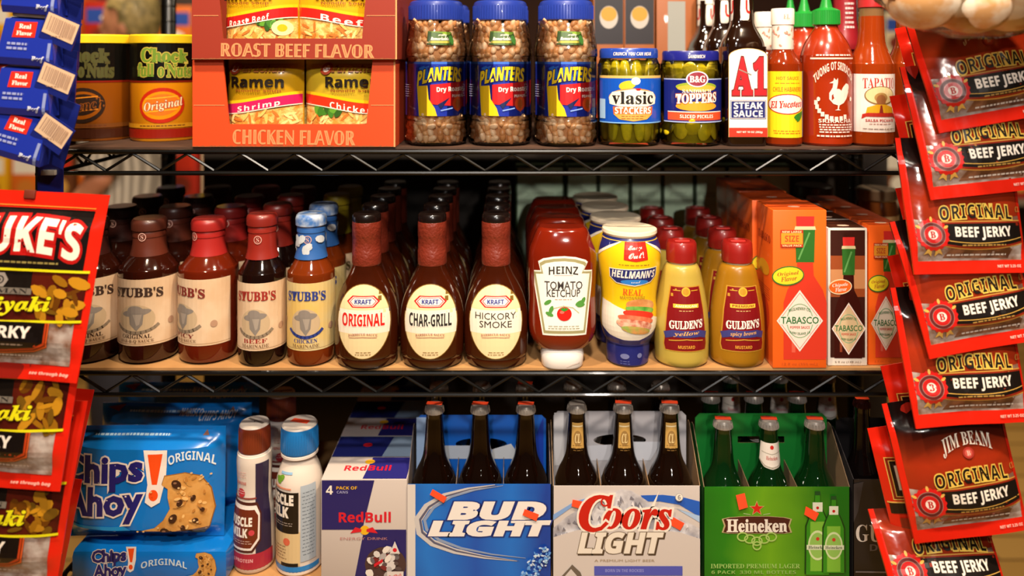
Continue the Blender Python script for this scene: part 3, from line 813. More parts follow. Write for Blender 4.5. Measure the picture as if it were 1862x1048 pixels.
# ---- noodle cases with packets
def noodle_case(px0, px1, pyt, pyb, wx0, wx1, wyb, name, words, face, dep, yf, z0):
    w = X(px1, yf) - X(px0, yf); cx = (X(px0, yf) + X(px1, yf)) / 2; h = Z(pyt, yf) - z0
    t = thing('noodle_case', name, 'noodle box', (cx, yf + dep / 2, z0))
    kraft = C('#a9683a', .8, mix='#98582e', ms=15); fm = C(face, .55, .08, mix=face, ms=10); T = .003
    u0, u1 = X(wx0, yf) - cx, X(wx1, yf) - cx; v0 = Z(wyb, yf) - z0; tp = .004
    b = MB(); yy = -dep / 2
    b.prism([(-w / 2, 0), (w / 2, 0), (w / 2, h), (u1 + tp, h), (u1 - tp, v0), (u0 + tp, v0), (u0 - tp, h), (-w / 2, h)], yy, yy + T, fm); b.build('front_panel', t)
    b = MB(); b.box(-w / 2, w / 2, dep / 2 - T, dep / 2, 0, h, kraft); b.build('back_panel', t)
    for s in (-1, 1):
        b = MB(); b.box(*(sorted((s * (w / 2 - T), s * w / 2))), yy + T, dep / 2 - T, 0, h, C(face, .6)); b.build('side_panel', t)
    b = MB(); b.box(-w / 2 + T, w / 2 - T, yy + T, dep / 2 - T, 0, T, kraft); b.build('base_panel', t)
    d = Dec(flat(yy)); ink = C('#d88a58', .55)
    vy = v0 * .42
    d.text(words, 0 if 'CH' in words else .004, vy, (.222 / .37 if 'CH' in words else .275 / .37) * w, v0 * .62, ink, 'dbl', off=.022, rot=-.012)
    cl = C('#b84a20', .6)
    for sg in (-1, 1):
        a, e_ = sorted((sg * w / 2, u0 if sg < 0 else u1)); d.line([(a + .002, h * .48), (e_ - .002, h * .48)], .0008, C('#e0915a', .6))
    # torn corrugated edge along right and bottom
    q = []; r = random.Random(3)
    for k in range(60): x = -w / 2 + w * k / 60; q.append([(x, 0), (x + w / 62, 0), (x + w / 62, r.uniform(.0006, .0022)), (x, r.uniform(.0006, .0022))])
    d.put(q, C('#8a4a26', .8)); d.rect(w / 2 - .0022, 0, w / 2, h, C('#c9925c', .8))
    d.build('front_print', t)
    return cx, yf, z0, u0, u1, v0, h


def noodle_packet(x, y, z, w, h, label, flav, band, bandtxt, veg, seed, rz=0.0, golden='#d9a514', dx=0.0):
    t = thing('noodle_packet', label, 'noodle packet', (x, y, z), rz)
    mb, sf, du, dv = pouch_mesh(w, h, .020, seed, C(golden, .3, .4), C('#c9b48a', .4, .3), wr=.0008, seal=.04)
    mb.build('bag', t)
    d = Dec(sf, du, dv, h=.0006)
    fy = lambda v: v * h
    d.poly([(-w * .49, fy(.02)), (w * .49, fy(.02)), (w * .49, fy(.46)), (w * .2, fy(.42)), (-w * .2, fy(.38)), (-w * .49, fy(.40))] if band == '#c8205a' or 'Roast' in flav else
           [(-w * .49, fy(.02)), (w * .49, fy(.02)), (w * .49, fy(.38)), (w * .2, fy(.38)), (-w * .2, fy(.44)), (-w * .49, fy(.50))], C('#d98f3a', .35, .3, mix='#f0c476', ms=90, bump=.5, bs=150))
    r = random.Random(seed)
    for k in range(26): d.ell(r.uniform(-.42, .42) * w, fy(r.uniform(.20, .38)), .007, .0018, C(r.choice(['#f2d28a', '#e8b860', '#c9712a']), .4), 10, r.uniform(0, 3))
    if veg:
        for k in range(7): d.ell((-.3 + .05 * k) * w if veg > 0 else (.05 + .04 * k) * w, fy(r.uniform(.36, .42)), .007, .004, C(r.choice(['#3f7a24', '#5f9a2e', '#2f5a1c']), .4), 9, r.uniform(0, 3))
        if veg < 0: d.ell(.32 * w, fy(.34), .013, .010, C('#e9d9a0', .3), 20); d.ell(.32 * w, fy(.34), .006, .005, C('#f0b020', .3), 14)
    up = 1 if (band == '#c8205a' or 'Roast' in flav) else -1
    wave = lambda x: (.475 + up * .065 * sin(x / w * 2.6)) * h
    xs = [-.49 * w + .98 * w * k / 14 for k in range(15)]
    d.poly([(x_, wave(x_) - .070 * h) for x_ in xs] + [(x_, wave(x_) + .055 * h) for x_ in reversed(xs)], C('#f6ead0', .35, .3))
    d.poly([(x_, wave(x_) - .058 * h) for x_ in xs] + [(x_, wave(x_) + .055 * h) for x_ in reversed(xs)], C(band, .3, .35))
    d.poly([(x_, wave(x_) + .055 * h) for x_ in xs] + [(x_, wave(x_) + .09 * h) for x_ in reversed(xs)], C('#f0bf1a', .3, .3))
    d.text(flav, dx, wave(dx) - .003, w * .56, .085 * h, C('#f8e9dc', .4), 'sans', warp=lambda x_, y_: (x_, y_ + wave(x_ + dx) - wave(dx)), space=1.25)
    d.text('Ramen', dx * 1.2 - .002, fy(.735), w * .70, .125 * h, C('#1a120a', .4), 'sans', off=.015)
    d.text('Noodle Soup', dx * 1.2, fy(.63), w * .6, .045 * h, C('#8a4a14', .4), 'sans')
    d.text('Maruchan', dx * 1.2, fy(.895), w * .66, .085 * h, C('#8a4f16', .4), 'sans', off=.02); d.ell(-w * .34 + dx, fy(.895), .008, .008, C('#a03a1c', .4)); d.ell(-w * .34 + dx, fy(.895), .0045, .0045, C('#e0d0c0', .4), 16)
    d.build('front_print', t)


def pouch_mesh(W, H, T, seed, matF, matB, wr=.0014, seal=.09, taper=0.0, curl=.004, cell=.005):
    off = Vector((seed * 7.31, seed * 3.77, seed * 1.93))

    def edge(q): return max(0.0, 1 - abs(q) ** 3)

    def depth(u, v):
        a = edge(2 * u / W) ** .75
        b = min(1.0, max(0.0, (v / H - seal) / .12)) * min(1.0, max(0.0, (1 - seal - v / H) / .12))
        b = b * b * (3 - 2 * b)
        w = noise.noise(Vector((u * 26, v * 22, 0)) + off) * wr + noise.noise(Vector((u * 60, v * 34, 3)) + off) * wr * .45
        crease = abs(noise.noise(Vector((u * 14 + v * 9, v * 12 - u * 7, 9)) + off))
        return T * a * b + w * (.4 + .6 * a) - max(0, .12 - crease) * wr * 5 * a * b

    def bend(u, v): return curl * noise.noise(Vector((u * 9, v * 7, 5)) + off) + curl * .5 * sin(u * 30 + seed)

    def sf(u, v, h): return (u * (1 + taper * (v / H - .5)), bend(u, v) - depth(u, v) - h, v)
    nu, nv = max(10, int(W / cell / 2) * 2), max(10, int(H / cell))
    mb = MB(); V1, V2, f1, f2 = [], [], [], []
    for j in range(nv + 1):
        for i in range(nu + 1):
            u, v = (i / nu - .5) * W, H * j / nv
            V1.append(sf(u, v, 0)); x, y, z = sf(u, v, 0); a = depth(u, v)
            V2.append((x, bend(u, v) + max(.0006, a * .6), z))
    for j in range(nv):
        for i in range(nu):
            k = j * (nu + 1) + i
            f1.append((k, k + 1, k + nu + 2, k + nu + 1)); f2.append((k, k + nu + 1, k + nu + 2, k + 1))
    mb.add(V1, f1, matF, True); mb.add(V2, f2, matB, True)
    # edge skirt
    rim = [i for i in range(nu + 1)] + [j * (nu + 1) + nu for j in range(1, nv + 1)] + [nv * (nu + 1) + i for i in range(nu - 1, -1, -1)] + [j * (nu + 1) for j in range(nv - 1, 0, -1)]
    vs = [V1[i] for i in rim] + [V2[i] for i in rim]; n = len(rim)
    mb.add(vs, [(k, (k + 1) % n, n + (k + 1) % n, n + k) for k in range(n)], matF)
    return mb, sf, W / nu, H / nv


cA = noodle_case(350, 719, 109, 268, 411, 672, 226, 'orange noodle case with open front lettered CHICKEN FLAVOR', 'CHICKEN FLAVOR', '#cf4310', .20, .004, SH_T)
cx, yf, z0, u0, u1, v0, h = cA
ww = (u1 - u0) / 2
noodle_packet(cx + u0 + ww * .47, yf + .028, z0 + .0035, ww * 1.10, .110, 'gold noodle packet with pink shrimp band in the lower case', 'Shrimp', '#c8205a', 0, 0, 3, dx=-.004, golden='#b58a10')
noodle_packet(cx + u0 + ww * 1.55, yf + .028, z0 + .0035, ww * 1.03, .110, 'gold noodle packet with red chicken band in the lower case', 'Chicken', '#e0351a', 0, 1, 4, dx=.016, golden='#c4a528')
noodle_packet(cx + u0 + ww * .55, yf + .075, z0 + .0035, ww * 1.0, .100, 'gold noodle packet behind the shrimp one', 'Shrimp', '#c8205a', 0, 0, 8)
zB = z0 + h + .0008
cB = noodle_case(349, 722, -58, 105, 400, 664, 70, 'dark red noodle case with open front lettered ROAST BEEF FLAVOR', 'ROAST BEEF FLAVOR', '#8e2810', .20, -.004, zB)
cx, yf, z0, u0, u1, v0, h = cB; ww = (u1 - u0) / 2
noodle_packet(cx + u0 + ww * .50, yf + .028, z0 + .0035, ww * 1.03, .110, 'gold noodle packet with roast beef band in the upper case', 'Roast Beef', '#c21c1c', 0, -1, 5, dx=-.012)
noodle_packet(cx + u0 + ww * 1.53, yf + .028, z0 + .0035, ww * 1.03, .110, 'gold noodle packet with red beef band in the upper case', 'Beef', '#d8241a', 0, 0, 6, dx=.012)

# ---- peanut jars
CLEAR = clear_film()
NUTS = [C('#e0a66c', .4, .3), C('#eabc8a', .4, .3), C('#d08e54', .4, .3), C('#f0cba0', .4, .3)]


def peanut_jar(px, yc, label):
    t = thing('peanut_jar', label, 'peanut jar', (X(px, yc), yc, SH_T))
    H = .193; e = 2.5
    prof = [(0, .036), (.003, .040)] + cr([(.008, .0415), (.034, .0420), (.0375, .0408), (.1125, .0408), (.118, .0420), (.130, .0415), (.148, .0385), (.162, .0372), (.167, .0362)], 4)
    b = MB(); b.lathe(prof, CLEAR, n=56, e=e, cap=(True, False)); b.build('jar', t)
    r = random.Random(5); n_ = MB()
    R = lambda z: wrap(prof)(0, z, 0)[1] * -1 - .0062
    core = C('#c08450', .7); n_.lathe([(.004, .033), (.03, .036), (.12, .036), (.162, .031)], core, n=32, e=e)
    z = .0105
    while z < .163:
        skip = .045 < z < .104
        if not skip:
            k = 26; ph = r.uniform(0, 1)
            for i in range(k):
                a = 2 * pi * (i + ph) / k + r.uniform(-.06, .06); rr = R(z) - r.uniform(0, .002)
                ca, sa = cos(a), sin(a); ca = math.copysign(abs(ca) ** (2 / e), ca); sa = math.copysign(abs(sa) ** (2 / e), sa)
                n_.ball((rr * ca, rr * sa, z + r.uniform(-.002, .002)), (.0074, .0042, .0046), r.choice(NUTS), (r.uniform(0, 3), r.uniform(0, 3), r.uniform(0, 3)), 2)
        z += .0072
    po = n_.build('peanuts', t); po['kind'] = 'stuff'
    c = MB(); c.lathe([(.166, .0352), (.167, .0368), (.186, .0368), (.191, .0352), (.193, .032), (.1915, .030)], C('#1f3590', .35, .3), n=60)
    for k in range(60):
        a = 2 * pi * k / 60; c.tube([(.0368 * cos(a), .0368 * sin(a), .168), (.0368 * cos(a), .0368 * sin(a), .186)], .0007, C('#1f3590', .35, .3), n=5)
    c.build('lid', t)
    d = Dec(wrap(prof, .042, e), .005, h=.0007)
    d.rect(-.069, .0395, .069, .111, C('#1d2f9a', .3, .35)); d.rect(-.069, .108, .069, .111, C('#3f6fd0', .3, .3))
    yl = C('#f0c81e', .35, .2); lb = C('#5fb0d8', .35)
    for k in range(10): d.poly([(-.030 + .006 * k, .086), (-.024 + .006 * k, .086), (-.026 + .006 * k, .106), (-.034 + .006 * k, .103)], C('#16227a', .35) if k % 3 == 0 else C('#2a62b8', .35))
    d.text('PLANTERS', .002, .0955, .064, .0170, yl, 'sans', off=.025, outline=(.075, C('#0c1450', .4)), warp=lambda x, y: (x + .12 * y, y * (1 + 3 * abs(x)) + .06 * x - 5 * x * x))
    d.poly([(-.012, .0555), (.048, .050), (.060, .060), (.060, .087), (-.012, .081)], C('#b81c20', .35, .3))
    d.text('Dry Roasted', .0195, .0745, .046, .0085, WHITE, 'sans', off=.01, rot=.03); d.text('PEANUTS', .028, .0660, .020, .0036, WHITE, 'sans')
    d.poly([(-.028, .0400), (-.003, .0400), (-.006, .050), (-.014, .062), (-.016, .080), (-.031, .079)], C('#e8bc18', .35, .2))       # plain yellow sash
    d.poly([(-.002, .055), (.014, .064), (.002, .049)], C('#10184a', .4))
    d.ell(.027, .0555, .0085, .0095, C('#d8501c', .35)); d.poly([(.019, .053), (.027, .0445), (.035, .053)], C('#d8501c', .35)); d.ell(.027, .0555, .004, .006, C('#b0561e', .4))
    d.line([(-.045, .052), (-.034, .049)], .0022, C('#8aa0d0')); d.line([(.002, .047), (.018, .050)], .0016, C('#7f9fe0'))
    d.lines(-.05, .08, .02, 6, C('#b0bcd8'), seed=9)
    d.build('label', t)
    s = Dec(wrap(prof, .042, e), .005, h=.0007)
    s.poly([(-.017, .1335), (.020, .1325), (.021, .139), (.018, .1505), (-.016, .1515)], C('#3f5a22', .4, .2)); s.poly([(-.016, .1470), (.018, .1460), (.018, .1500), (-.015, .151)], C('#7a9a2c', .4))
    s.text('Naturally', 0, .1460, .022, .0035, WHITE, 'sans'); s.text('Remarkable', .001, .1415, .026, .0042, WHITE, 'serifit', off=.01); s.rect(-.014, .1355, .014, .1385, C('#a8a03a')); s.ell(.017, .140, .0032, .006, C('#4f8f3a'), 14, .3)
    s.build('sticker', t)
    return t


t = peanut_jar(793, .050, 'peanut jar with blue lid standing next to the noodle cases')
t.rotation_euler.z = .20
p = t.location
t2 = dup(t, (X(909.5, .050), .050, SH_T), 'peanut jar between two others, the middle jar of three', 'peanut jars', .05)
t3 = dup(t, (X(1029, .043), .043, SH_T), 'peanut jar with blue lid next to the pickle jars', 'peanut jars', .03); t['group'] = 'peanut jars'
for i, (px, nm) in enumerate(((793, 'one next to the noodle cases'), (909, 'middle one'), (1029, 'one next to the pickles'))):
    dup(t, (X(px, .05) + .003, .140, SH_T), 'peanut jar behind the ' + nm, 'peanut jars', .3 * i)


# ---- pickle jars
def pickle_jar(px, yc, r, H, label, kind):
    t = thing('pickle_jar', label, 'pickle jar', (X(px, yc), yc, SH_T))
    prof = [(0, r * .88), (.003, r * .97)] + cr([(.008, r), (.02, r), (.100, r), (.108, r * .97), (.116, r * .90), (H - .012, r * .86)], 4)
    b = MB(); b.lathe(prof, clear_film('jar_glass', '#fbfbee', .04, .04), n=48, cap=(True, False)); b.build('jar', t)
    rd = random.Random(2 + kind)
    br = MB(); br.lathe([(.004, r * .80), (.012, r * .80), (.100, r * .80), (.112, r * .74), (H - .016, r * .68)], C('#8a7a14', .12, .5, mix='#6c5e0c', ms=40), n=32); br.build('brine', t)
    if kind == 0:
        for k in range(13):
            a = 2 * pi * k / 13 + .1; m = C(rd.choice(['#dcc41c', '#c8b418', '#e4cc34']), .22, .5, mix='#b4a41c', ms=60)
            s = MB(); s.ball((r * .80 * cos(a), r * .80 * sin(a), .060), (r * .205, r * .16, .0545), m, (rd.uniform(-.05, .05), rd.uniform(-.06, .06), a + pi / 2), 3, lambda q: Vector((math.copysign(abs(q.x) ** .7, q.x), q.y, math.copysign(abs(q.z) ** .6, q.z)))); s.build('pickle_slice', t)
    else:
        for k in range(26):
            a = 2 * pi * (k % 13) / 13 + (.24 if k > 12 else 0); zz = .024 if k > 12 else .098
            if k <= 12: a += .1
            m = C(rd.choice(['#e0c41c', '#d0b616', '#ead040']), .22, .5, mix='#bca81e', ms=70)
            s = MB(); s.ball((r * (.84 if k > 12 else .80) * cos(a), r * (.84 if k > 12 else .80) * sin(a), zz + rd.uniform(-.004, .004)), (r * .26, r * .085, .0150), m, (rd.uniform(-.5, .5), rd.uniform(-.3, .3), a + pi / 2), 3); s.build('pickle_slice', t)
    c = MB(); rl = r * .93; bl = C('#1c3f9e' if kind == 0 else '#1c1f7a', .3, .4)
    c.lathe([(H - .0135, rl * .98), (H - .013, rl), (H - .003, rl), (H, rl * .96), (H, rl * .86), (H - .0012, rl * .84)], bl, n=48); co = c.build('lid', t)
    q = Dec(wrap([(0, rl + .0003), (H, rl + .0003)]), .005)
    q.text('CRUNCH YOU CAN HEAR' if kind == 0 else 'SANDWICH', 0, H - .0075, rl * 1.35 if kind == 0 else rl * .6, .0045, WHITE, 'sansit'); q.build('lid_print', co)
    d = Dec(wrap(prof, r), .005, h=.0008)
    if kind == 0:
        d.rect(-r * 1.25, .0305, r * 1.25, .0925, C('#1450b8', .3, .35)); d.rect(-r * 1.25, .0895, r * 1.25, .0930, C('#d8b064', .4))
        d.rect(-r * 1.25, .0305, r * 1.25, .032, C('#7fb0e0', .4))
        d.ell(-.008, .0805, .011, .0058, C('#c9b82a', .35), 20, .2); d.ell(.003, .086, .006, .005, C('#e6ecf2', .35), 18)
        d.ell(0, .0640, .0335, .0125, C('#c98a4a', .4)); d.poly([(-.032, .056), (-.033, .064), (-.028, .0715), (0, .0755), (.028, .0715), (.033, .064), (.032, .056), (.018, .0525), (-.018, .0525)], C('#f2e6d0', .4, .2))
        d.text('vlasic', 0, .0640, .056, .0165, C('#16100c'), 'serif', off=.012); d.poly([(.002, .0765), (.010, .0765), (.008, .0735), (.004, .0735)], RED)
        d.poly([(-.026, .0425), (.026, .0425), (.027, .0525), (-.027, .0525)], C('#e0622a', .4)); d.text('STACKERS', 0, .0475, .048, .0085, WHITE, 'sans', off=.015)
        d.poly([(-.026, .0425), (.026, .0425), (.018, .036), (0, .0335), (-.018, .036)], C('#e0a04a', .4)); d.lines(0, .0395, .032, 2, C('#7a3a14'), seed=6)
        d.rect(-r * 1.2, .036, -r * .92, .062, C('#9fc0e0', .4))
    else:
        d.rect(-r * 1.2, .0315, r * 1.2, .0885, C('#191f6e', .3, .35)); d.rect(-r * 1.2, .0875, r * 1.2, .0890, C('#a8b4d8')); d.rect(-r * 1.2, .0315, r * 1.2, .033, C('#a8b4d8'))
        d.rect(-r * 1.0, .0345, r * 1.0, .0450, C('#e2502a', .4)); d.line([(-r, .0455), (r, .0455)], .0012, WHITE); d.text('SLICED PICKLES', 0, .0397, r * 1.1, .0045, WHITE, 'sans')
        d.ell(0, .0530, .028, .0062, C('#e89a2a', .4)); d.ell(0, .0785, .028, .006, C('#8fa02a', .4)); d.ell(0, .0765, .026, .0045, C('#d8a83a', .4))
        d.text('SANDWICH', 0, .0725, .038, .0052, WHITE, 'serif'); d.text('TOPPERS', 0, .0635, .055, .0125, WHITE, 'serif', off=.02, outline=(.07, C('#b0561e', .4)), warp=lambda x, y: (x, y + .04 * x))
        d.ell(0, .0885, .0145, .0105, C('#d8d4e4', .4)); d.ell(0, .0885, .0125, .009, C('#8a2a3a', .4)); d.text('B&G', 0, .0885, .020, .0085, WHITE, 'serif', off=.02)
    d.build('label', t)
    return t


pickle_jar(1143, .045, .0423, .129, 'pickle spear jar with bright blue label beside the peanut jars', 0)
pickle_jar(1255, .044, .0405, .1255, 'sliced pickle jar with navy label beside the steak sauce', 1)


# ---- steak sauce, hot sauces
def steak_sauce():
    yc = .038; hw = .0270
    t = thing('steak_sauce_bottle', 'square steak sauce bottle with white label in front of its row', 'steak sauce bottle', (X(1349, yc), yc, SH_T))
    prof = [(0, hw * .95), (.003, hw), (.128, hw)] + cr([(.131, hw), (.140, hw * .93), (.150, hw * .75), (.158, hw * .60), (.166, .0142), (.180, .0135)], 4) + [(.206, .0135)]
    b = MB(); b.lathe([p for p in prof if p[0] < .1315], C('#1c0c05', .10, .6), n=48, e=7, cap=(True, False)); b.lathe([p for p in prof if p[0] >= .130], C('#1c0c05', .10, .6), n=48, e=3.4); b.build('bottle', t)
    n_ = MB(); n_.lathe([(.166, .0146), (.167, .0149), (.198, .0143), (.199, .0139)], WHITE, n=32, cap=(False, False)); no = n_.build('neck_wrap', t)
    q = Dec(wrap([(0, .0149), (.3, .0143)]), .004); q.text('U', .006, .184, .010, .017, C('#c3241c'), 'plain', off=.03); q.text('U', -.022, .184, .010, .017, C('#c3241c'), 'plain', off=.03); q.build('neck_print', no)
    c = MB(); c.lathe([(.200, .0148), (.222, .0148), (.224, .0135)], C('#efe6dc', .4, .2), n=32); c.build('cap', t)
    d = Dec(flat(-hw - .0001), h=.0004)
    lw = hw * .955
    d.poly([(-lw, .012), (lw, .012), (lw, .118)] + [(lw * cos(a), .118 + .011 * sin(a)) for a in [i * pi / 12 for i in range(1, 12)]] + [(-lw, .118)], C('#b08a4a', .5))
    lw *= .97; d.poly([(-lw, .0125), (lw, .0125), (lw, .1175)] + [(lw * cos(a), .1175 + .0108 * sin(a)) for a in [i * pi / 12 for i in range(1, 12)]] + [(-lw, .1175)], C('#f0e4d6', .5))
    rd = C('#c3161c', .4); d.text('A', -.0075, .092, .0245, .046, rd, 'serif', off=.03, outline=(.06, C('#6a0f10'))); d.text('1', .0155, .092, .0150, .046, rd, 'serif', off=.03, outline=(.06, C('#6a0f10'))); d.ell(.0045, .073, .002, .002, rd, 12); d.line([(-.012, .101), (.004, .094)], .0015, C('#8a7a70'))
    d.rect(-.0235, .036, .0235, .0605, C('#1a1f66', .4)); d.rect(-.0228, .0367, .0228, .0598, WHITE); d.rect(-.0222, .0373, .0222, .0592, C('#1a1f66', .4))
    d.text('STEAK', 0, .0535, .038, .0085, WHITE, 'sans', off=.01); d.text('SAUCE', 0, .0430, .038, .0085, WHITE, 'sans', off=.01)
    d.rect(-lw, .0125, lw, .0245, C('#d8301c', .4)); d.text('NET WT 10 OZ (283g)', .002, .0185, .034, .0032, WHITE, 'sans')
    d.build('label', t)
    return t


t = steak_sauce(); rows(t, 2, .092, '%ssteak sauce bottle behind the white labelled front one', 'steak sauce bottles')


def slim_hot(px, yc, label):
    r = .0248
    t = thing('hot_sauce_bottle', label, 'hot sauce bottle', (X(px, yc), yc, SH_T))
    prof = [(0, r * .9), (.003, r)] + cr([(.02, r), (.100, r), (.108, r * .96), (.116, r * .80), (.124, r * .60), (.130, .0130)], 4) + [(.175, .0125)]
    b = MB(); b.lathe(prof, C('#7a2608', .1, .6), n=40); b.build('bottle', t)
    w = MB(); w.lathe([(.1275, .0140), (.129, .0143), (.160, .0138), (.1605, .0150), (.180, .0150), (.182, .0140), (.182, .006)], C('#eee0d2', .45, .2), n=36, cap=(False, True)); wo = w.build('cap_wrap', t)
    q = Dec(wrap([(0, .0146), (.16, .0140), (.161, .0152), (.3, .0152)]), .004); rr = random.Random(3); pk = C('#d88a78', .5)
    for k in range(14): q.ell(rr.uniform(-.02, .02), rr.uniform(.132, .156), .0025, .0012, pk, 9, rr.uniform(0, 3))
    q.text('EL', 0, .171, .008, .006, pk, 'serif'); q.build('wrap_print', wo)
    d = Dec(wrap(prof, r), .005)
    d.rect(-.030, .012, .0385, .0985, C('#2a62c0', .4, .2)); d.rect(-.030, .0115, .0245, .0985, C('#e8c817', .4, .2))
    og = C('#d86a14', .4)
    d.text('HOT SAUCE', -.001, .0895, .030, .0045, og, 'sans'); d.lines(-.001, .0825, .036, 1, og, seed=5); d.text('CHILE HABANERO', -.001, .0750, .039, .0060, og, 'sans')
    d.ell(-.002, .0555, .0262, .0135, C('#b8201a', .4)); d.ell(-.002, .0555, .0248, .0122, C('#f4e2d2', .4)); d.text('El Yucateco', -.002, .0555, .044, .0095, C('#b81c18'), 'serifit', off=.02, rot=.05)
    for a in (.3, .6, .9): d.ell(.0135 + .003 * a, .041 - .002 * a, .0085, .0034, C('#2f7a22', .3, .2), 14, a)
    d.lines(-.001, .020, .044, 2, og, seed=7); d.build('label', t)
    return t


t = slim_hot(1423, .031, 'habanero hot sauce bottle with yellow label and white cap wrap')
o = dup(t, (X(1391, .115), .115, SH_T), 'white wrapped hot sauce bottle behind the yellow labelled one', 'white wrapped hot sauce bottles', .8)
t['group'] = 'white wrapped hot sauce bottles'


def chili_squeeze():
    yc = .042; r = .0333
    t = thing('chili_sauce_bottle', 'red squeeze chili sauce bottle with green cap and white rooster print', 'chili sauce bottle', (X(1502, yc), yc, SH_T))
    prof = [(0, r * .93), (.003, r)] + cr([(.02, r), (.110, r), (.120, r * .985), (.134, r * .86), (.146, r * .66), (.154, r * .50), (.158, .0150)], 5) + [(.164, .0145)]
    b = MB(); b.lathe(prof, C('#962a0a', .22, .5), n=48); b.build('bottle', t)
    c = MB(); gm = C('#1f8f34', .3, .3)
    c.lathe([(.1600, .0165), (.161, .0178), (.180, .0172), (.1815, .0150), (.184, .0085), (.196, .0055), (.206, .0035), (.2065, .002)], gm, n=40)
    for k in range(40): a = 2 * pi * k / 40; c.tube([(.0176 * cos(a), .0176 * sin(a), .162), (.0172 * cos(a), .0172 * sin(a), .180)], .0006, gm, n=5)
    c.build('cap', t)
    d = Dec(wrap(prof, r), .005); W = C('#e6cfc2', .45)
    d.line([(-.033, .1155), (.033, .1155)], .0022, W); d.lines(0, .119, .06, 1, W, th=.0018, seed=4)
    d.text('TUONG OT SRIRACHA', 0, .096, .056, .0105, W, 'sans', off=.01, warp=lambda x, y: (x * (1 + 8 * y), y - 24 * x * x + .010))
    # rooster emblem
    P = [(-.006, .060), (-.002, .064), (.003, .064), (.007, .068), (.008, .076), (.014, .083), (.017, .079), (.018, .071), (.014, .062), (.010, .057), (.004, .054), (.003, .049), (.006, .0475), (-.002, .0475), (.0015, .049), (.002, .054), (-.004, .056), (-.009, .062), (-.009, .070), (-.005, .077), (-.004, .083), (-.009, .083), (-.004, .086), (-.003, .090), (-.0005, .087), (.002, .090), (.002, .084), (.0005, .076), (-.002, .071), (-.006, .067)]
    d.poly(P, W); d.ell(.002, .068, .006, .0075, W); d.ell(.0125, .074, .005, .009, W, 16, -.5)
    for k in range(9):
        a = -2.35 + .39 * k
        d.rect(.0255 * sin(a * .62) - .0022, .060 - .024 * cos(a * .62) - .003, .0255 * sin(a * .62) + .0022, .060 - .024 * cos(a * .62) + .003, W)
    for k in (-1, 1): d.ell(k * .022, .062, .0022, .003, W, 8)
    d.text('SRIRACHA', 0, .0335, .044, .005, W, 'sans'); d.lines(0, .0275, .050, 4, W, gap=.0032, th=.0016, seed=8); d.lines(0, .0125, .056, 1, W, th=.002, seed=3)
    d.build('label', t)
    return t


t = chili_squeeze(); t['group'] = 'green capped chili sauce bottles'
for i, (px, y) in enumerate(((1462, .125), (1437, .20))):
    dup(t, (X(px, y), y, SH_T), ('nearer' if i == 0 else 'farther') + ' green capped chili sauce bottle behind the rooster printed one', 'green capped chili sauce bottles', .5 + i)


def mexican_hot(px, yc, label, turn=0.0):
    r = .0283
    t = thing('hot_sauce_bottle', label, 'hot sauce bottle', (X(px, yc), yc, SH_T), turn)
    prof = [(0, r * .9), (.003, r)] + cr([(.02, r), (.100, r), (.108, r * .97), (.120, r * .82), (.134, r * .64), (.148, .0165)], 4) + [(.172, .0158)]
    b = MB(); b.lathe(prof, C('#93350c', .12, .6), n=44); b.lathe([(.172, .0156), (.184, .0150)], C('#7a5a3a', .1, .5), n=30, cap=(False, False)); b.build('bottle', t)
    c = MB(); c.lathe([(.183, .0155), (.184, .0168), (.206, .0165), (.208, .0150)], C('#b0262a', .35, .3), n=36); c.build('cap', t)
    d = Dec(wrap(prof, r), .005)
    d.rect(-.036, .0185, .036, .0950, C('#efe4e0', .4, .2)); rd = C('#b82a1c', .45)
    d.text('TAPATIO', 0, .0835, .045, .0125, rd, 'serif', warp=lambda x, y: (x, y * (1 + 6 * abs(x)) - 2 * x * x))
    # hat and poncho emblem
    d.ell(0, .0665, .0205, .0125, C('#8a6a3a', .5)); d.ell(0, .0670, .0190, .0110, C('#e2cf9c', .5)); d.ell(0, .0640, .0085, .0065, C('#b08a50', .5)); d.ell(0, .0605, .0062, .0075, C('#9a6238', .5))
    d.poly([(-.019, .042), (.019, .042), (.017, .051), (.006, .055), (-.006, .055), (-.017, .051)], C('#e0a81c', .45)); d.poly([(-.003, .042), (.003, .042), (.001, .054), (-.001, .054)], C('#8a2a1c', .5))
    d.poly([(-.024, .036), (-.018, .039), (.018, .039), (.024, .036), (.023, .042), (.016, .044), (-.016, .044), (-.023, .042)], rd)
    d.text('SALSA PICANTE', 0, .0340, .038, .0035, rd, 'sans'); d.lines(0, .0290, .034, 1, C('#c08a80'), seed=4); d.lines(0, .0225, .048, 1, C('#8a7a74'), seed=5); d.build('label', t)
    return t


t = mexican_hot(1584, .036, 'orange hot sauce bottle with white sombrero label'); t['group'] = 'sombrero label hot sauce bottles'
dup(t, (X(1652, .06), .06, SH_T), 'orange hot sauce bottle half hidden behind the beef jerky bags', 'sombrero label hot sauce bottles', 1.1)


def red_bottle(px, y, label):
    t = thing('hot_sauce_bottle', label, 'hot sauce bottle', (X(px, y), y, SH_T))
    prof = [(0, .024), (.003, .026), (.12, .026), (.15, .016), (.17, .014)]
    b = MB(); b.lathe(prof, C('#5c0f0e', .15, .5), n=32); b.build('bottle', t)
    c = MB(); c.lathe([(.128, .0260), (.130, .0265), (.150, .0190), (.172, .0165), (.205, .0160)], C('#8f1a24', .35, .3), n=32); co = c.build('neck_wrap', t)
    q = Dec(wrap([(0, .0268), (.13, .0268), (.15, .0193), (.172, .0168), (.3, .0163)]), .004); q.lines(0, .195, .022, 6, C('#e0c8c8'), gap=.007, th=.003, seed=2); q.build('neck_print', co)
red_bottle(1536, .16, 'dark red hot sauce bottle behind the rooster printed one')


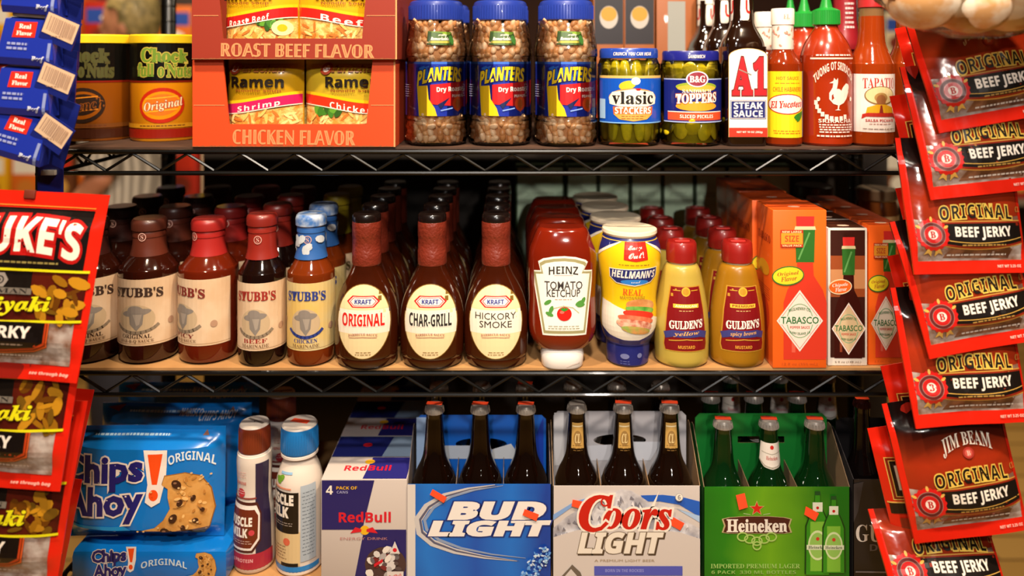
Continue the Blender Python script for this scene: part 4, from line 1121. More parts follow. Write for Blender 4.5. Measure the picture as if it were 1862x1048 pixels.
def picture_carton(x, y, w, h, label, panel, z=SH_T):
    t = thing('noodle_cup_carton', label, 'carton', (x, y, z))
    b = MB(); b.box(-w / 2, w / 2, -.03, .03, 0, h, C('#8c4a16', .5, .1), .001); b.build('carton', t)
    d = Dec(flat(-.03))
    d.rect(-w * .46, h * .02, w * .46, h * .12, C('#c8401c', .5)); d.lines(0, h * .07, w * .8, 1, C('#efd0a0'), th=.004, seed=2)
    if panel == 'bowl':
        d.rect(-w * .47, h * .64, w * .47, h * .98, C('#1c1418', .4)); d.ell(0, h * .84, w * .30, h * .085, C('#a8a098', .4)); d.ell(0, h * .865, w * .26, h * .055, C('#a8801c', .4))
    else:
        d.rect(-w * .22, h * .28, w * .22, h * .96, C('#8a8a84', .4)); d.rect(-w * .16, h * .52, w * .16, h * .54, C('#3a3a36')); d.rect(w * .12, h * .30, w * .16, h * .54, C('#3a3a36'))
    d.build('front_print', t)
picture_carton(X(1107, .24), .27, .049, .215, 'amber carton with dark bowl picture behind the peanut jars', 'bowl')
picture_carton(X(1163, .24), .27, .049, .215, 'amber carton with bowl picture behind the pickle spear jar', 'bowl')
picture_carton(X(1230, .24), .27, .064, .215, 'amber carton with grey panel behind the sliced pickle jar', 'grey')

# ================================================================ bottom shelf
def chip_mat(): return C('#4a2a1a', .4, .2)


def cookie_art(d, cx, cy, s, seed=1):
    r = random.Random(seed)
    pts = [(-.020, .076), (.012, .080), (.036, .072), (.050, .050), (.056, .018), (.048, -.014), (.034, -.030), (.006, -.030), (-.036, -.030), (-.066, -.030), (-.068, -.016), (-.052, -.010), (-.034, -.006), (-.020, .006), (-.010, .024), (-.014, .042), (-.014, .056), (-.024, .062)]
    d.poly([(cx + x * s * 1.03, cy + y * s * 1.02) for x, y in pts], C('#8a5a22', .5)); d.poly([(cx + x * s, cy + y * s) for x, y in pts], C('#d29a52', .55, mix='#c2863c', ms=60))
    for k in range(40):
        x, y = r.uniform(-.02, .046), r.uniform(-.026, .072)
        if x < -.005 and y > .0: x += .02
        d.ell(cx + x * s, cy + y * s, r.uniform(.002, .006) * s, r.uniform(.001, .003) * s, C(r.choice(['#b87a34', '#e2b26c', '#c58c44']), .55), 9, r.uniform(0, 3))
    for x, y, q in ((.000, .064, .0085), (.006, .034, .006), (.026, .040, .005), (-.004, .010, .008), (-.016, -.012, .009), (.016, -.018, .010), (.030, .004, .005), (.040, .020, .004), (-.026, -.024, .006), (.012, -.006, .005)):
        d.ell(cx + x * s, cy + y * s, q * s, q * s * .75, C('#3c2216', .35, .2), 12, r.uniform(0, 3)); d.ell(cx + (x - .002) * s, cy + (y + .002) * s, q * s * .35, q * s * .2, C('#8a6248', .35), 8)


def logo_art(d, cx, cy, s, k=1.0):
    W = C('#e8dcd2', .4, .2); NV = C('#201c6c', .4, .2); O = C('#ea4c14', .4, .2)
    d.text('Chips', cx - .006 * s, cy + .027 * s, .125 * s * k, .058 * s, NV, 'plain', off=.04, outline=(.085, W), warp=lambda x, y: (x, y + .07 * x))
    d.text('Ahoy', cx - .002 * s, cy - .028 * s, .118 * s * k, .060 * s, NV, 'plain', off=.04, outline=(.085, W), warp=lambda x, y: (x, y + .07 * x))
    ex = cx + .074 * s * k; e = s * (k if k == 1 else .9 * k)
    d.poly([(ex - .016 * e, cy + .068 * s), (ex + .022 * e, cy + .068 * s), (ex + .021 * e, cy + .02 * s), (ex + .012 * e, cy - .020 * s), (ex - .001 * e, cy - .028 * s), (ex - .012 * e, cy - .020 * s), (ex - .008 * e, cy + .01 * s)], W)
    d.poly([(ex - .009 * e, cy + .061 * s), (ex + .015 * e, cy + .062 * s), (ex + .007 * e, cy + .010 * s), (ex - .001 * e, cy + .010 * s)], O); d.ell(ex + .0015 * e, cy - .008 * s, .0075 * e, .0095 * s, O, 18)


def cookie_bag(x, y, z, W, H, label, seed, art=True):
    t = thing('cookie_bag', label, 'cookie bag', (x, y, z), rot=(radians(-3), 0, 0))
    BL = C('#0a6cc0', .25, .5, mix='#0d78cc', ms=8)
    mb, sf, du, dv = pouch_mesh(W, H, .028, seed, BL, C('#0a5aa8', .3, .4), wr=.0012, seal=.03, curl=.002)
    mb.build('bag', t)
    d = Dec(sf, du, dv, h=.0008)
    d.lines(-.02, H * .93, W * .5, 1, C('#a9cfe8'), th=.002, seed=seed); d.poly([(W * .36, H * .93), (W * .40, H * .93), (W * .38, H * .97)], C('#7a4a34'))
    if art:
        d.poly([(-W * .48, H * .02), (W * .1, H * .02), (-W * .1, H * .18), (-W * .48, H * .16)], C('#1790d8', .3, .4))
        logo_art(d, -.050, H * .50, .76, 1.20)
        d.text('ORIGINAL', .066, H * .80, .058, .0115, C('#d8e4ea'), 'sans', warp=lambda x, y: (x * (1 + 6 * y), y - 11 * x * x - .10 * x))
        cookie_art(d, .049, H * .205, .80)
        r = random.Random(4)
        for k in range(14): d.ell(r.uniform(-.02, .10), H * r.uniform(.08, .75), .0016, .0012, C('#d8b27c'), 7)
    else:
        d.text('NABISCO', W * .12, H * .935, .032, .0065, C('#c8d4dc'), 'sans'); d.text('CHIPS AHOY', W * .30, H * .915, .05, .008, C('#c8dcea'), 'sans'); d.poly([(-W * .46, H * .96), (-W * .34, H * .99), (-W * .38, H * .93)], C('#8a2430'))
    d.build('front_print', t)
    return t


def cookie_bag_flat(x, y, z, W, D_, H, label):
    t = thing('cookie_bag', label, 'cookie bag', (x, y, z))
    b = MB(); b.box(-W / 2, W / 2, -D_ / 2, D_ / 2, 0, H, C('#0a6cc0', .25, .5, bump=.25, bs=40), .009); b.build('bag', t)
    d = Dec(flat(-D_ / 2), h=.0006)
    logo_art(d, -W * .24, H * .58, .35); d.text('ORIGINAL', W * .10, H * .68, .060, .0085, C('#c4d6e2'), 'sans', warp=lambda x, y: (x, y - 6 * x * x)); cookie_art(d, W * .34, H * .32, .34, 3)
    d.build('side_print', t)


HL = Z(1007, .0) - SH_B
cookie_bag_flat(X(270, .005), .1225, SH_B, .205, .235, HL, 'blue cookie bag lying flat under the standing cookie bags')
cookie_bag(X(268, .035), .036, SH_B + HL + .001, .206, Z(774, .045) - SH_B - HL, 'blue cookie bag standing frontmost with cookie picture', 2)
for i, (px, y, pt) in enumerate(((318, .105, 738), (340, .168, 700))):
    cookie_bag(X(px, y), y, SH_B + HL + .001, .215, Z(pt, y) - SH_B - HL, ('blue cookie bag right behind the front cookie bag', 'rearmost blue cookie bag under the shelf above')[i], 4 + i, False)


def shake_bottle(px, yc, r, label, capc, body, dark, turn=0.0):
    H = .194
    t = thing('protein_shake_bottle', label, 'shake bottle', (X(px, yc), yc, SH_B), turn)
    if dark == 'waist':
        prof = [(0, r * .93), (.003, r * 1.03)] + cr([(.010, r * 1.06), (.045, r * 1.04), (.075, r * .99), (.085, r * .93), (.105, r * .86), (.125, r * .88), (.142, r * .90), (.152, r * .86)], 4)
    else:
        prof = [(0, r * .93), (.003, r)] + cr([(.012, r), (.10, r), (.108, r * 1.0), (.120, r * .97), (.132, r * .86), (.142, r * .72), (.150, r * .66)], 4)
    b = MB(); b.lathe(prof, C(body, .3, .4), n=44); b.lathe([(.150, r * .70), (.151, r * .80), (.1545, r * .80), (.1555, r * .7)], C('#e8dcd2', .4), n=40, cap=(False, False)); b.build('bottle', t)
    c = MB(); rc = r * .79; cm = C(capc, .4, .2)
    c.lathe([(.156, rc), (.157, rc * 1.02), (.186, rc * .99), (.189, rc * .96)], cm, n=44, cap=(True, False)); c.lathe([(.1888, rc * .965), (.191, rc * .9), (.1915, rc * .5), (.1915, .001)], C('#d8ccc0', .4), n=44, cap=(False, False))
    for k in range(44): a = 2 * pi * k / 44; c.tube([(rc * 1.01 * cos(a), rc * 1.01 * sin(a), .158), (rc * .985 * cos(a), rc * .985 * sin(a), .184)], .0006, cm, n=5)
    co = c.build('cap', t)
    d = Dec(wrap(prof, r), .005, .008); R_ = r
    if dark == 'waist':
        br = C('#6a2a16', .35, .3); Wt = C('#e8dcd4', .4)
        d.rect(-R_ * 1.7, .004, R_ * 1.7, .028, C('#a8243a', .35, .3)); d.text('20g PROTEIN', -.002, .0185, .036, .006, C('#e8b0b0'), 'sans')
        d.rect(R_ * .75, .028, R_ * 1.6, .145, C('#2a2040', .35, .3))
        d.poly([(-R_ * 1.3, .030), (R_ * .6, .030), (R_ * 1.0, .044), (R_ * 1.05, .080), (R_ * .85, .094), (-R_ * 1.3, .096)], C('#4a2018', .4)); d.poly([(-R_ * 1.3, .033), (R_ * .55, .033), (R_ * .93, .046), (R_ * .97, .079), (R_ * .8, .090), (-R_ * 1.3, .092)], Wt); d.poly([(-R_ * 1.3, .036), (R_ * .5, .036), (R_ * .84, .048), (R_ * .88, .077), (R_ * .7, .085), (-R_ * 1.3, .086)], br)
        d.text('MUSCLE', -.004, .070, R_ * 1.45, .011, WHITE, 'sans', off=.03); d.text('MILK', -.004, .0555, R_ * 1.0, .011, WHITE, 'sans', off=.03); d.lines(-.002, .0445, R_ * 1.3, 2, C('#c8a89a'), seed=3); d.ell(R_ * .55, .056, .0038, .0038, C('#c8404a'), 12)
        d.text('GENUINE', -.004, .119, R_ * .75, .004, C('#c05a50'), 'sans'); d.ell(-.003, .106, .0068, .0058, C('#b8323a', .4)); d.lines(-.003, .108, .012, 2, C('#e8c0c0'), seed=2); d.rect(-R_ * 1.2, .0985, R_ * .8, .1005, C('#8a3a30')); d.lines(-.003, .133, R_ * .8, 3, C('#d8a8a0'), seed=5)
    else:
        d.rect(-R_ * 1.7, .004, R_ * 1.7, .014, C('#1f7fc8', .35, .3)); d.rect(-R_ * 1.5, .015, R_ * .78, .060, C('#d9bd8c', .4, .2)); d.rect(-R_ * 1.5, .058, R_ * .72, .112, C('#15110f', .35, .3)); d.rect(-R_ * .1, .0145, R_ * .7, .019, C('#15110f', .4))
        d.text('MUSCLE', -R_ * .28, .102, R_ * 1.55, .013, WHITE, 'sans', off=.04); d.text('MILK', -R_ * .28, .0855, R_ * 1.1, .013, WHITE, 'sans', off=.04); d.lines(-.004, .071, R_ * 1.3, 2, C('#a89a90'), seed=3); d.ell(.006, .047, .005, .005, C('#d8684a', .4), 16); d.lines(-R_ * .3, .040, R_, 5, C('#8a6a4a'), gap=.004, seed=6)
        d.rect(R_ * .8, .02, R_ * 1.5, .12, C('#a9b4c0', .4)); d.lines(R_ * 1.15, .11, R_ * .6, 18, C('#5a6470'), gap=.0048, seed=8)
        for a in (.1, .5, -.4): d.ell(-.008 + .005 * a, .126 + .003 * a, .0065, .0035, C('#6a9a2c', .4), 12, a)
        d.line([(-.008, .134), (.012, .135)], .003, C('#8fb8d8')); d.line([(-.02, .1165), (.012, .1165)], .002, C('#d88a6a'))
    d.build('label', t)
    return t, co, rc


WM = '#ddd0c4'
t1, co, rc = shake_bottle(463, .047, .0258, 'brown capped protein shake bottle in front beside the cookie bags', '#7a3016', WM, 'waist', -.38)
d = Dec(flat_top(.1915)); d.line([(-.012, .004), (.014, .000)], .004, C('#6a6058', .5)); d.build('cap_mark', co)
t2, co2, rc2 = shake_bottle(545, .046, .0308, 'blue capped protein shake bottle beside the energy drink packs', '#1674be', WM, 'plain', -.50)
q = MB(); 
ps = Dec(flat_top(.1917), mb=q); ps.poly([(-.012, -.006), (.013, .000), (.011, .009), (-.013, .004)], PRICE); ps.build('price_sticker', co2)
o = dup(t1, (X(512, .14), .14, SH_B), 'brown capped protein shake bottle behind the front pair', 'protein shake bottles', .3); t1['group'] = 'protein shake bottles'


# ---- energy drink packs
def energy_pack(yf, label, first):
    w = .1125; h = Z(872, .004) - SH_B; dep = .112
    t = thing('energy_drink_pack', label, 'drink pack', (X(662, .004), yf + dep / 2, SH_B))
    NV = C('#1f1c62', .35, .3); SI = C('#c9bdb6', .35, .3)
    b = MB(); b.box(-w / 2, w / 2, -dep / 2, dep / 2, 0, h, SI, .0015); b.build('carton', t)
    d = Dec(flat(-dep / 2))
    x0, x1, m = -w / 2 + .0012, w / 2 - .0012, h * .52
    d.poly([(x0, m), (-w * .02, m), (w * .12, h - .0012), (x0, h - .0012)], NV); d.poly([(-w * .12, .001), (x1, .001), (x1, m), (w * .0, m)], NV)
    rd = C('#d21c2c', .4)
    d.text('RedBull', .001, h * .64, w * .60, h * .10, rd, 'sans', off=.01)
    yl = C('#e8b020', .4); d.ell(.001, h * .515, w * .055, h * .045, yl, 18)
    for sg in (-1, 1): d.poly([(sg * w * .03, h * .50), (sg * w * .16, h * .485), (sg * w * .13, h * .515), (sg * w * .10, h * .545), (sg * w * .03, h * .525)], rd)
    d.text('ENERGY DRINK', 0, h * .435, w * .55, h * .025, C('#b87a78'), 'plain'); d.text('4', -w * .40, h * .90, w * .08, h * .085, WHITE, 'sans'); d.text('PACK OF', -w * .20, h * .92, w * .24, h * .03, yl, 'sans'); d.text('CANS', -w * .25, h * .88, w * .13, h * .025, C('#9a98c0'), 'sans')
    # picture of iced cans
    r = random.Random(6); d.ell(w * .25, h * .19, w * .24, h * .17, C('#4a3432', .4), 20)
    for k in range(30): d.ell(w * .26 + r.uniform(-.22, .20) * w, h * r.uniform(.055, .34), w * r.uniform(.02, .055), h * r.uniform(.015, .045), C(r.choice(['#d8d0cc', '#b0a8a6', '#5a4a48', '#e6ddd4', '#7a2a2a', '#6a6266']), .4), 8, r.uniform(0, 3))
    d.poly([(w * .12, h * .17), (w * .22, h * .22), (w * .22, h * .25), (w * .12, h * .20)], rd); d.rect(w * .27, h * .03, w * .46, h * .13, C('#d9cfca', .4)); d.text('RedBull', w * .365, h * .085, w * .14, h * .035, rd, 'sans', rot=.15)
    d.poly([(w * .30, h * .30), (w * .36, h * .42), (w * .42, h * .30)], C('#d9cfca', .4)); d.ell(w * .36, h * .335, w * .025, h * .02, rd, 10)
    d.build('front_print', t)
    e = Dec(flat_top(h))
    e.poly([(-w * .02, -dep / 2 + .001), (x1, -dep / 2 + .001), (x1, -.002), (w * .02, -.002)], C('#2a2878', .35, .3)); e.rect(x0, 0, x1, dep / 2, C('#7f95b0', .35, .3)); e.poly([(x0, 0), (w * .12, 0), (w * .2, dep / 2 - .001), (x0, dep / 2 - .001)], C('#1c2468', .35, .3))
    e.text('RedBull', 0, -dep * .26, w * .55, dep * .12, rd, 'sans'); e.ell(0, -dep * .12, w * .06, dep * .05, yl, 14); e.line([(x0, -.0005), (x1, -.0005)], .001, C('#4a4a6a')); e.ell(-w * .1, dep * .28, w * .06, dep * .05, rd, 12)
    e.build('top_print', t)
    return t


t = energy_pack(.004, 'energy drink four pack in front beside the blue beer carrier', True)
for i in (1, 2): dup(t, (t.location.x, t.location.y + .1135 * i, SH_B), ('second', 'third')[i - 1] + ' energy drink pack back from the front one', 'energy drink packs')
t['group'] = 'energy drink packs'


# ---- beer bottles and carriers
def beer_bottle(name, label, x, y, H, r, glass, neck, capc, sticker=True, neckdark='#120a06'):
    t = thing('beer_bottle', label, 'beer bottle', (x, y, SH_B + .003))
    k = H / .222
    prof = [(0, r * .9), (.003, r)] + cr([(.01, r), (.108 * k, r), (.118 * k, r * .985), (.132 * k, r * .84), (.146 * k, r * .62), (.160 * k, r * .50), (.19 * k, r * .42), (H - .016, r * .385)], 5) + [(H - .013, r * .40), (H - .009, r * .40)]
    b = MB(); b.lathe(prof, C(glass, .06, .7), n=40); b.build('bottle', t)
    c = MB(); cm = C(capc, .28, .3, metal=.6); rc = r * .425
    c.lathe([(H - .0105, rc * 1.04), (H - .009, rc * 1.05), (H - .004, rc * .94), (H - .001, rc * .86), (H, rc * .7), (H, .001)], cm, n=42)
    for q in range(21): a = 2 * pi * q / 21; c.tube([(rc * 1.04 * cos(a), rc * 1.04 * sin(a), H - .0104), (rc * .95 * cos(a), rc * .95 * sin(a), H - .004)], .0008, cm, n=5)
    co = c.build('cap', t)
    if sticker:
        ps = Dec(flat_top(H + .0004)); ps.poly([(-rc * .9, -.004), (rc * .8, -.006), (rc * .9, .003), (-rc * .8, .005)], PRICE); ps.build('price_sticker', co)
    if neck:
        d = Dec(wrap(prof, r * .5), .003, .006, h=.0005)
        if neck == 'foil':
            d.rect(-.009, H * .75, .009, H * .90, C('#b8914e', .4, .2)); d.ell(0, H * .81, .006, H * .045, C('#8a6a3a', .4)); d.text('CL', 0, H * .81, .008, .012, C('#e0c890'), 'serifit'); d.lines(0, H * .765, .014, 3, C('#7a5a2a'), gap=.003, seed=2); d.line([(-.008, H * .88), (.008, H * .88)], .0015, C('#e0d0a8'))
        else:
            d.poly([(-.019, H * .74), (-.010, H * .705), (0, H * .695), (.010, H * .705), (.019, H * .74), (.019, H * .862), (-.019, H * .862)], C('#e6dcd2', .4, .2)); d.line([(-.019, H * .745), (-.009, H * .712), (0, H * .704), (.009, H * .712), (.019, H * .745)], .0018, C('#a8a090')); d.line([(-.015, H * .80), (0, H * .79), (.015, H * .80)], .0010, C('#a8a090')); d.ell(0, H * .835, .0028, .0028, C('#c8241c'), 10); d.text('Heineken', 0, H * .765, .016, .0050, C('#b8403a'), 'serif')
        d.build('neck_label', t)
    return t


def carrier(px0, px1, py, hy, label, front, side, handle, inside, slot, col2=None):
    yf = .002; dep = .128
    w = X(px1, yf) - X(px0, yf) - .001; cx = (X(px0, yf) + X(px1, yf)) / 2; h = Z(py, yf) - SH_B; hh = Z(hy, yf + dep / 2) - SH_B; T = .0008
    t = thing('beer_carrier', label, 'beer carrier', (cx, yf + dep / 2, SH_B)); inner = C(inside, .7)
    def panel(nm, pts, y, m):
        b = MB(); b.prism(pts, y, y + T, m); return b.build(nm, t)
    fp = panel('front_panel', [(-w / 2, 0), (w / 2, 0), (w / 2, h), (-w / 2, h)], -dep / 2, front)
    panel('back_panel', [(-w / 2, 0), (w / 2, 0), (w / 2, h), (-w / 2, h)], dep / 2 - T, front)
    for sg in (-1, 1):
        b = MB(); zz = hh * .93
        prof = [(-dep / 2, 0), (dep / 2, 0), (dep / 2, h), (.004, zz), (-.004, zz), (-dep / 2, h)]
        x0 = sg * (w / 2 - T); vs = [(x0, p[0], p[1]) for p in prof] + [(x0 + sg * T, p[0], p[1]) for p in prof]
        n = len(prof); fs = [tuple(range(n)), tuple(range(2 * n - 1, n - 1, -1))]; b.add(vs, [fs[0]], inner); b.add(vs, [fs[1]], side)
        b.add(vs, [(i, (i + 1) % n, n + (i + 1) % n, n + i) for i in range(n)], inner); b.build('side_panel', t)
    b = MB(); b.box(-w / 2 + T, w / 2 - T, -dep / 2 + T, dep / 2 - T, 0, .0015, inner); b.build('base_panel', t)
    # handle panel with slot
    hw = w / 2 - .004; sw = w * (.19 if slot == 'oval' else .17); sh = .0085 if slot == 'oval' else .0045; zc = hh - (.040 if slot == 'oval' else .036)
    n = 24; hole = [(sw * cos(2 * pi * k / n), zc + sh * sin(2 * pi * k / n)) if slot == 'oval' else (sw * max(-1, min(1, 1.35 * cos(2 * pi * k / n))), zc + sh * max(-1, min(1, 1.8 * sin(2 * pi * k / n)))) for k in range(n)]
    outer = [(-hw, .002), (hw, .002), (hw, hh - .006), (hw - .006, hh), (-hw + .006, hh), (-hw, hh - .006)]
    tr = geometry.tessellate_polygon([[Vector((p[0], p[1], 0)) for p in outer], [Vector((p[0], p[1], 0)) for p in hole]])
    pts = outer + hole; b = MB()
    b.add([(p[0], -.0004, p[1]) for p in pts], [tuple(f) for f in tr], handle); b.add([(p[0], .0004, p[1]) for p in pts], [tuple(reversed(f)) for f in tr], handle)
    k0 = len(outer); b.add([(p[0], -.0004, p[1]) for p in hole] + [(p[0], .0004, p[1]) for p in hole], [(i, (i + 1) % n, n + (i + 1) % n, n + i) for i in range(n)], inner); b.build('handle_panel', t)
    for k in (-1, 1):
        for s in (-1, 1):
            xx = k * w / 6; b = MB(); ys = sorted((s * .0008, s * (dep / 2 - .001)))
            b.prism([(ys[0], .003), (ys[1], .003), (ys[1], h * .92), (ys[0], h * 1.02)] if s > 0 else [(ys[0], .003), (ys[1], .003), (ys[1], h * 1.02), (ys[0], h * .92)], -T / 2, T / 2, inner)
            o = b.build('divider', t); o.rotation_euler = (0, 0, pi / 2); o.location = (xx, 0, 0)
    return t, Dec(flat(-dep / 2)), w, h, hh, cx, yf, dep


def sticker(t, y, pts):
    d = Dec(flat(y), h=.0025); d.poly(pts, PRICE); d.build('price_sticker', t)


# blue carrier
BLU = ramp_mat('blue_print', [(0, '#0f3f9a'), (.25, '#1a74d0'), (.55, '#1552b4'), (.8, '#1a6fce'), (1, '#123f9c')], 'X', .35, .2, -.10, .10, wob=.03)
t, d, w, h, hh, cx, yf, dep = carrier(740, 1003, 881, 755, 'blue beer carrier holding brown bottles, left of the silver one', BLU, C('#c9c0ba', .5), C('#1660c4', .4, .1), '#6a5e58', 'oval')
q = lambda px, py: (X(px, yf) - cx, Z(py, yf) - SH_B)
d.rect(-w / 2, 0, -w / 2 + .0105, h, C('#d6cec8', .4))
SIL = C('#c8c4c4', .35, .3)
def crescent(pts, w0, w1, m):
    n = len(pts); poly = []; back = []
    for i, (px, py) in enumerate(pts):
        t_ = i / (n - 1); ww = w0 + (w1 - w0) * sin(pi * t_); a, b_ = pts[max(i - 1, 0)], pts[min(i + 1, n - 1)]
        dx, dy = b_[0] - a[0], b_[1] - a[1]; l = sqrt(dx * dx + dy * dy)
        poly.append(q(px - dy / l * ww, py + dx / l * ww)); back.append(q(px + dy / l * ww, py - dx / l * ww))
    d.poly(poly + back[::-1], m)
arc1 = [(900, 882), (850, 890), (808, 902), (776, 922), (760, 945), (764, 968), (786, 987), (826, 1002), (880, 1013), (940, 1020)]
crescent(arc1, .8, 7.5, SIL); crescent([(x + 12 + (x - 760) * .02, y + (1 if i < 5 else -5)) for i, (x, y) in enumerate(arc1)], .5, 3.0, C('#8a9ab8', .35)); crescent([(x + 4, y) for x, y in arc1], .3, 2.2, C('#5a5a72', .35))
wt = C('#ece6e2', .35, .2); dk = C('#1a2f7a', .4)
u, v = q(906, 929); d.text('BUD', u, v, .118, .0215, wt, 'sans', off=.05, shear=.38, outline=(.09, dk)); u, v = q(890, 961); d.text('LIGHT', u, v, .148, .0185, wt, 'sans', off=.05, shear=.38, outline=(.09, dk))
d.line([q(930, 949), q(1001, 948)], .0030, wt)
r = random.Random(9)
for k in range(90):
    t_ = r.random(); px = 955 + 46 * t_ + r.gauss(0, 7); py = 1050 - 52 * t_ + r.gauss(0, 10)
    if px < 1000: u, v = q(px, py); d.ell(u, max(.001, v), r.uniform(.001, .004), r.uniform(.0008, .002), C(r.choice(['#9cc4ea', '#cfe2f4', '#5f9ae0']), .4), 7, r.uniform(0, 3))
d.rect(-w / 2 + .011, 0, w / 2, h * .02, C('#3a5a9a', .4)); d.build('front_print', t)
b2 = Dec(flat(-.0004)); b2.rect(-w / 2 + .004, hh * .60, -w / 2 + .018, hh * .985, C('#9cb8e0', .4)); b2.poly([(w * .2, hh * .6), (w * .46, hh * .6), (w * .46, hh * .99), (w * .36, hh * .75)], C('#1c3fae', .4)); b2.poly([(-w * .30, h * 1.0), (-w * .05, h * 1.0), (-w * .05, h * 1.14), (-w * .30, h * 1.14)], C('#b9c2d4', .4)); b2.poly([(w * .08, h * 1.0), (w * .30, h * 1.0), (w * .22, h * 1.16), (w * .08, h * 1.1)], C('#c9ced8', .4)); b2.build('handle_print', t)
sticker(t, -dep / 2, [q(787, 888), q(813, 903), q(807, 913), q(782, 898)]); sticker(t, -dep / 2, [q(954, 924), q(980, 934), q(975, 946), q(950, 935)])
BT = [('left', 785), ('middle', 872), ('right', 958)]
for i, (nm, px) in enumerate(BT):
    beer_bottle('b', ('first', 'second', 'third')[i] + ' brown beer bottle from the energy drinks, front row of blue carrier', cx + (i - 1) * .0613, .0335, .219, .0291, '#0e0502', None, '#b0a8a0')
    beer_bottle('b', ('first', 'second', 'third')[i] + ' brown beer bottle from the energy drinks, back row of blue carrier', cx + (i - 1) * .0613, .0975, .219, .0291, '#0e0502', None, '#b0a8a0', i == 2)

# silver carrier
t, d, w, h, hh, cx, yf, dep = carrier(1005, 1274, 884, 748, 'silver beer carrier with mountain picture and red script lettering', C('#cfc6c2', .35, .3), C('#b8aeaa', .5), C('#b9b6bc', .4, .2), '#8a6a48', 'oval')
q = lambda px, py: (X(px, yf) - cx, Z(py, yf) - SH_B)
d.poly([q(1165, 901), q(1205, 900), q(1240, 904), q(1272, 912), q(1272, 940), q(1235, 918), q(1200, 912), q(1172, 912)], C('#1f5cc0', .35, .2)); d.poly([q(1185, 912), q(1272, 938), q(1272, 950), q(1230, 925)], C('#a9c4e6', .35))
d.poly([q(1006, 936), q(1045, 912), q(1070, 905), q(1068, 911), q(1040, 922), q(1006, 946)], C('#7fa4da', .35))
d.poly([q(1006, 960), q(1030, 940), q(1060, 922), q(1085, 912), q(1112, 898), q(1128, 890), q(1148, 893), q(1168, 905), q(1190, 920), q(1225, 938), q(1260, 955), q(1272, 962), q(1272, 985), q(1006, 985)], C('#a5a2aa', .45, mix='#d9d6da', ms=55))
for k in range(44):
    t_ = r.random(); px = 1010 + 258 * t_; top = 892 + abs(px - 1135) * .42; py = top + r.uniform(4, 40); u, v = q(px, py); d.poly([(u, v), (u + r.uniform(.002, .005), v - r.uniform(.004, .010)), (u - r.uniform(0, .003), v - r.uniform(.003, .008))], C(r.choice(['#77747e', '#e6e3e6', '#8d8a94', '#5f5d68']), .5))
d.poly([q(1006, 975), q(1050, 962), q(1100, 958), q(1180, 960), q(1235, 966), q(1272, 978), q(1272, 1047), q(1006, 1047)], C('#cfc6c2', .35, .3))
rd = C('#c41c14', .35, .3); dk = C('#3a1a16', .4)
u, v = q(1150, 938); d.text('oors', u + .006, v - .003, .088, .026, rd, 'serifit', off=.015, outline=(.065, WHITE), warp=lambda x, y: (x, y - .02 * x)); u, v = q(1083, 932)
d.text('C', u, v, .042, .046, rd, 'serifit', off=.02, outline=(.06, WHITE)); d.ring(u + .012, v + .015, .006, .006, .0022, rd, 18)
u, v = q(1128, 985); d.text('LIGHT', u + .0015, v - .0015, .104, .026, C('#4a3a2c', .4), 'sans', off=.06, shear=.22); d.text('LIGHT', u, v, .104, .026, C('#e8dfd2', .4), 'sans', off=.03, shear=.22, outline=(.055, C('#7a6a58', .4)))
u, v = q(1135, 1017); d.text('A PREMIUM LIGHT BEER', u, v, .078, .003, C('#a08a6a'), 'plain'); d.rect(*q(1080, 1044), *q(1240, 1027), C('#5058b8', .4)); d.text('BORN IN THE ROCKIES', *q(1135, 1035), .05, .004, C('#8f94d8'), 'sans')
d.poly([q(1020, 1046), q(1035, 1030), q(1040, 1024), q(1055, 1038), q(1058, 1046)], C('#6a5f54', .5)); d.poly([q(1026, 1046), q(1038, 1032), q(1050, 1046)], C('#cfc6c2')); d.ell(*q(1234, 902), .0052, .0052, C('#a8a4a4'), 18); d.ell(*q(1234, 902), .0045, .0045, WHITE, 18); d.text('6', *q(1234, 902), .0035, .006, C('#7a7a80'), 'sans'); d.build('front_print', t)
b2 = Dec(flat(-.0004)); b2.rect(-w / 2 + .005, hh * .62, -w / 2 + .018, hh * .99, C('#d6d4d8', .4)); b2.poly([(-w * .25, h * 1.0), (-w * .06, h * 1.0), (-w * .06, h * 1.17), (-w * .30, h * 1.15)], C('#cfd0da', .4)); b2.poly([(w * .05, h * 1.0), (w * .22, h * 1.0), (w * .30, h * 1.2), (w * .06, h * 1.2)], C('#d4d6e0', .4)); b2.build('handle_print', t)
sticker(t, -dep / 2, [q(1041, 907), q(1062, 911), q(1066, 927), q(1039, 919)]); sticker(t, -dep / 2, [q(1222, 938), q(1244, 950), q(1236, 963), q(1215, 951)])
for i, px in enumerate((1047, 1133, 1219)):
    beer_bottle('b', ('first', 'second', 'third')[i] + ' brown beer bottle from the blue carrier, front row of silver carrier', cx + (i - 1) * .0622, .0335, .2205, .0293, '#120703', 'foil', '#b4aca4', i != 0)
    beer_bottle('b', ('first', 'second', 'third')[i] + ' brown beer bottle from the blue carrier, back row of silver carrier', cx + (i - 1) * .0622, .0980, .2205, .0293, '#120703', None, '#b4aca4', False)

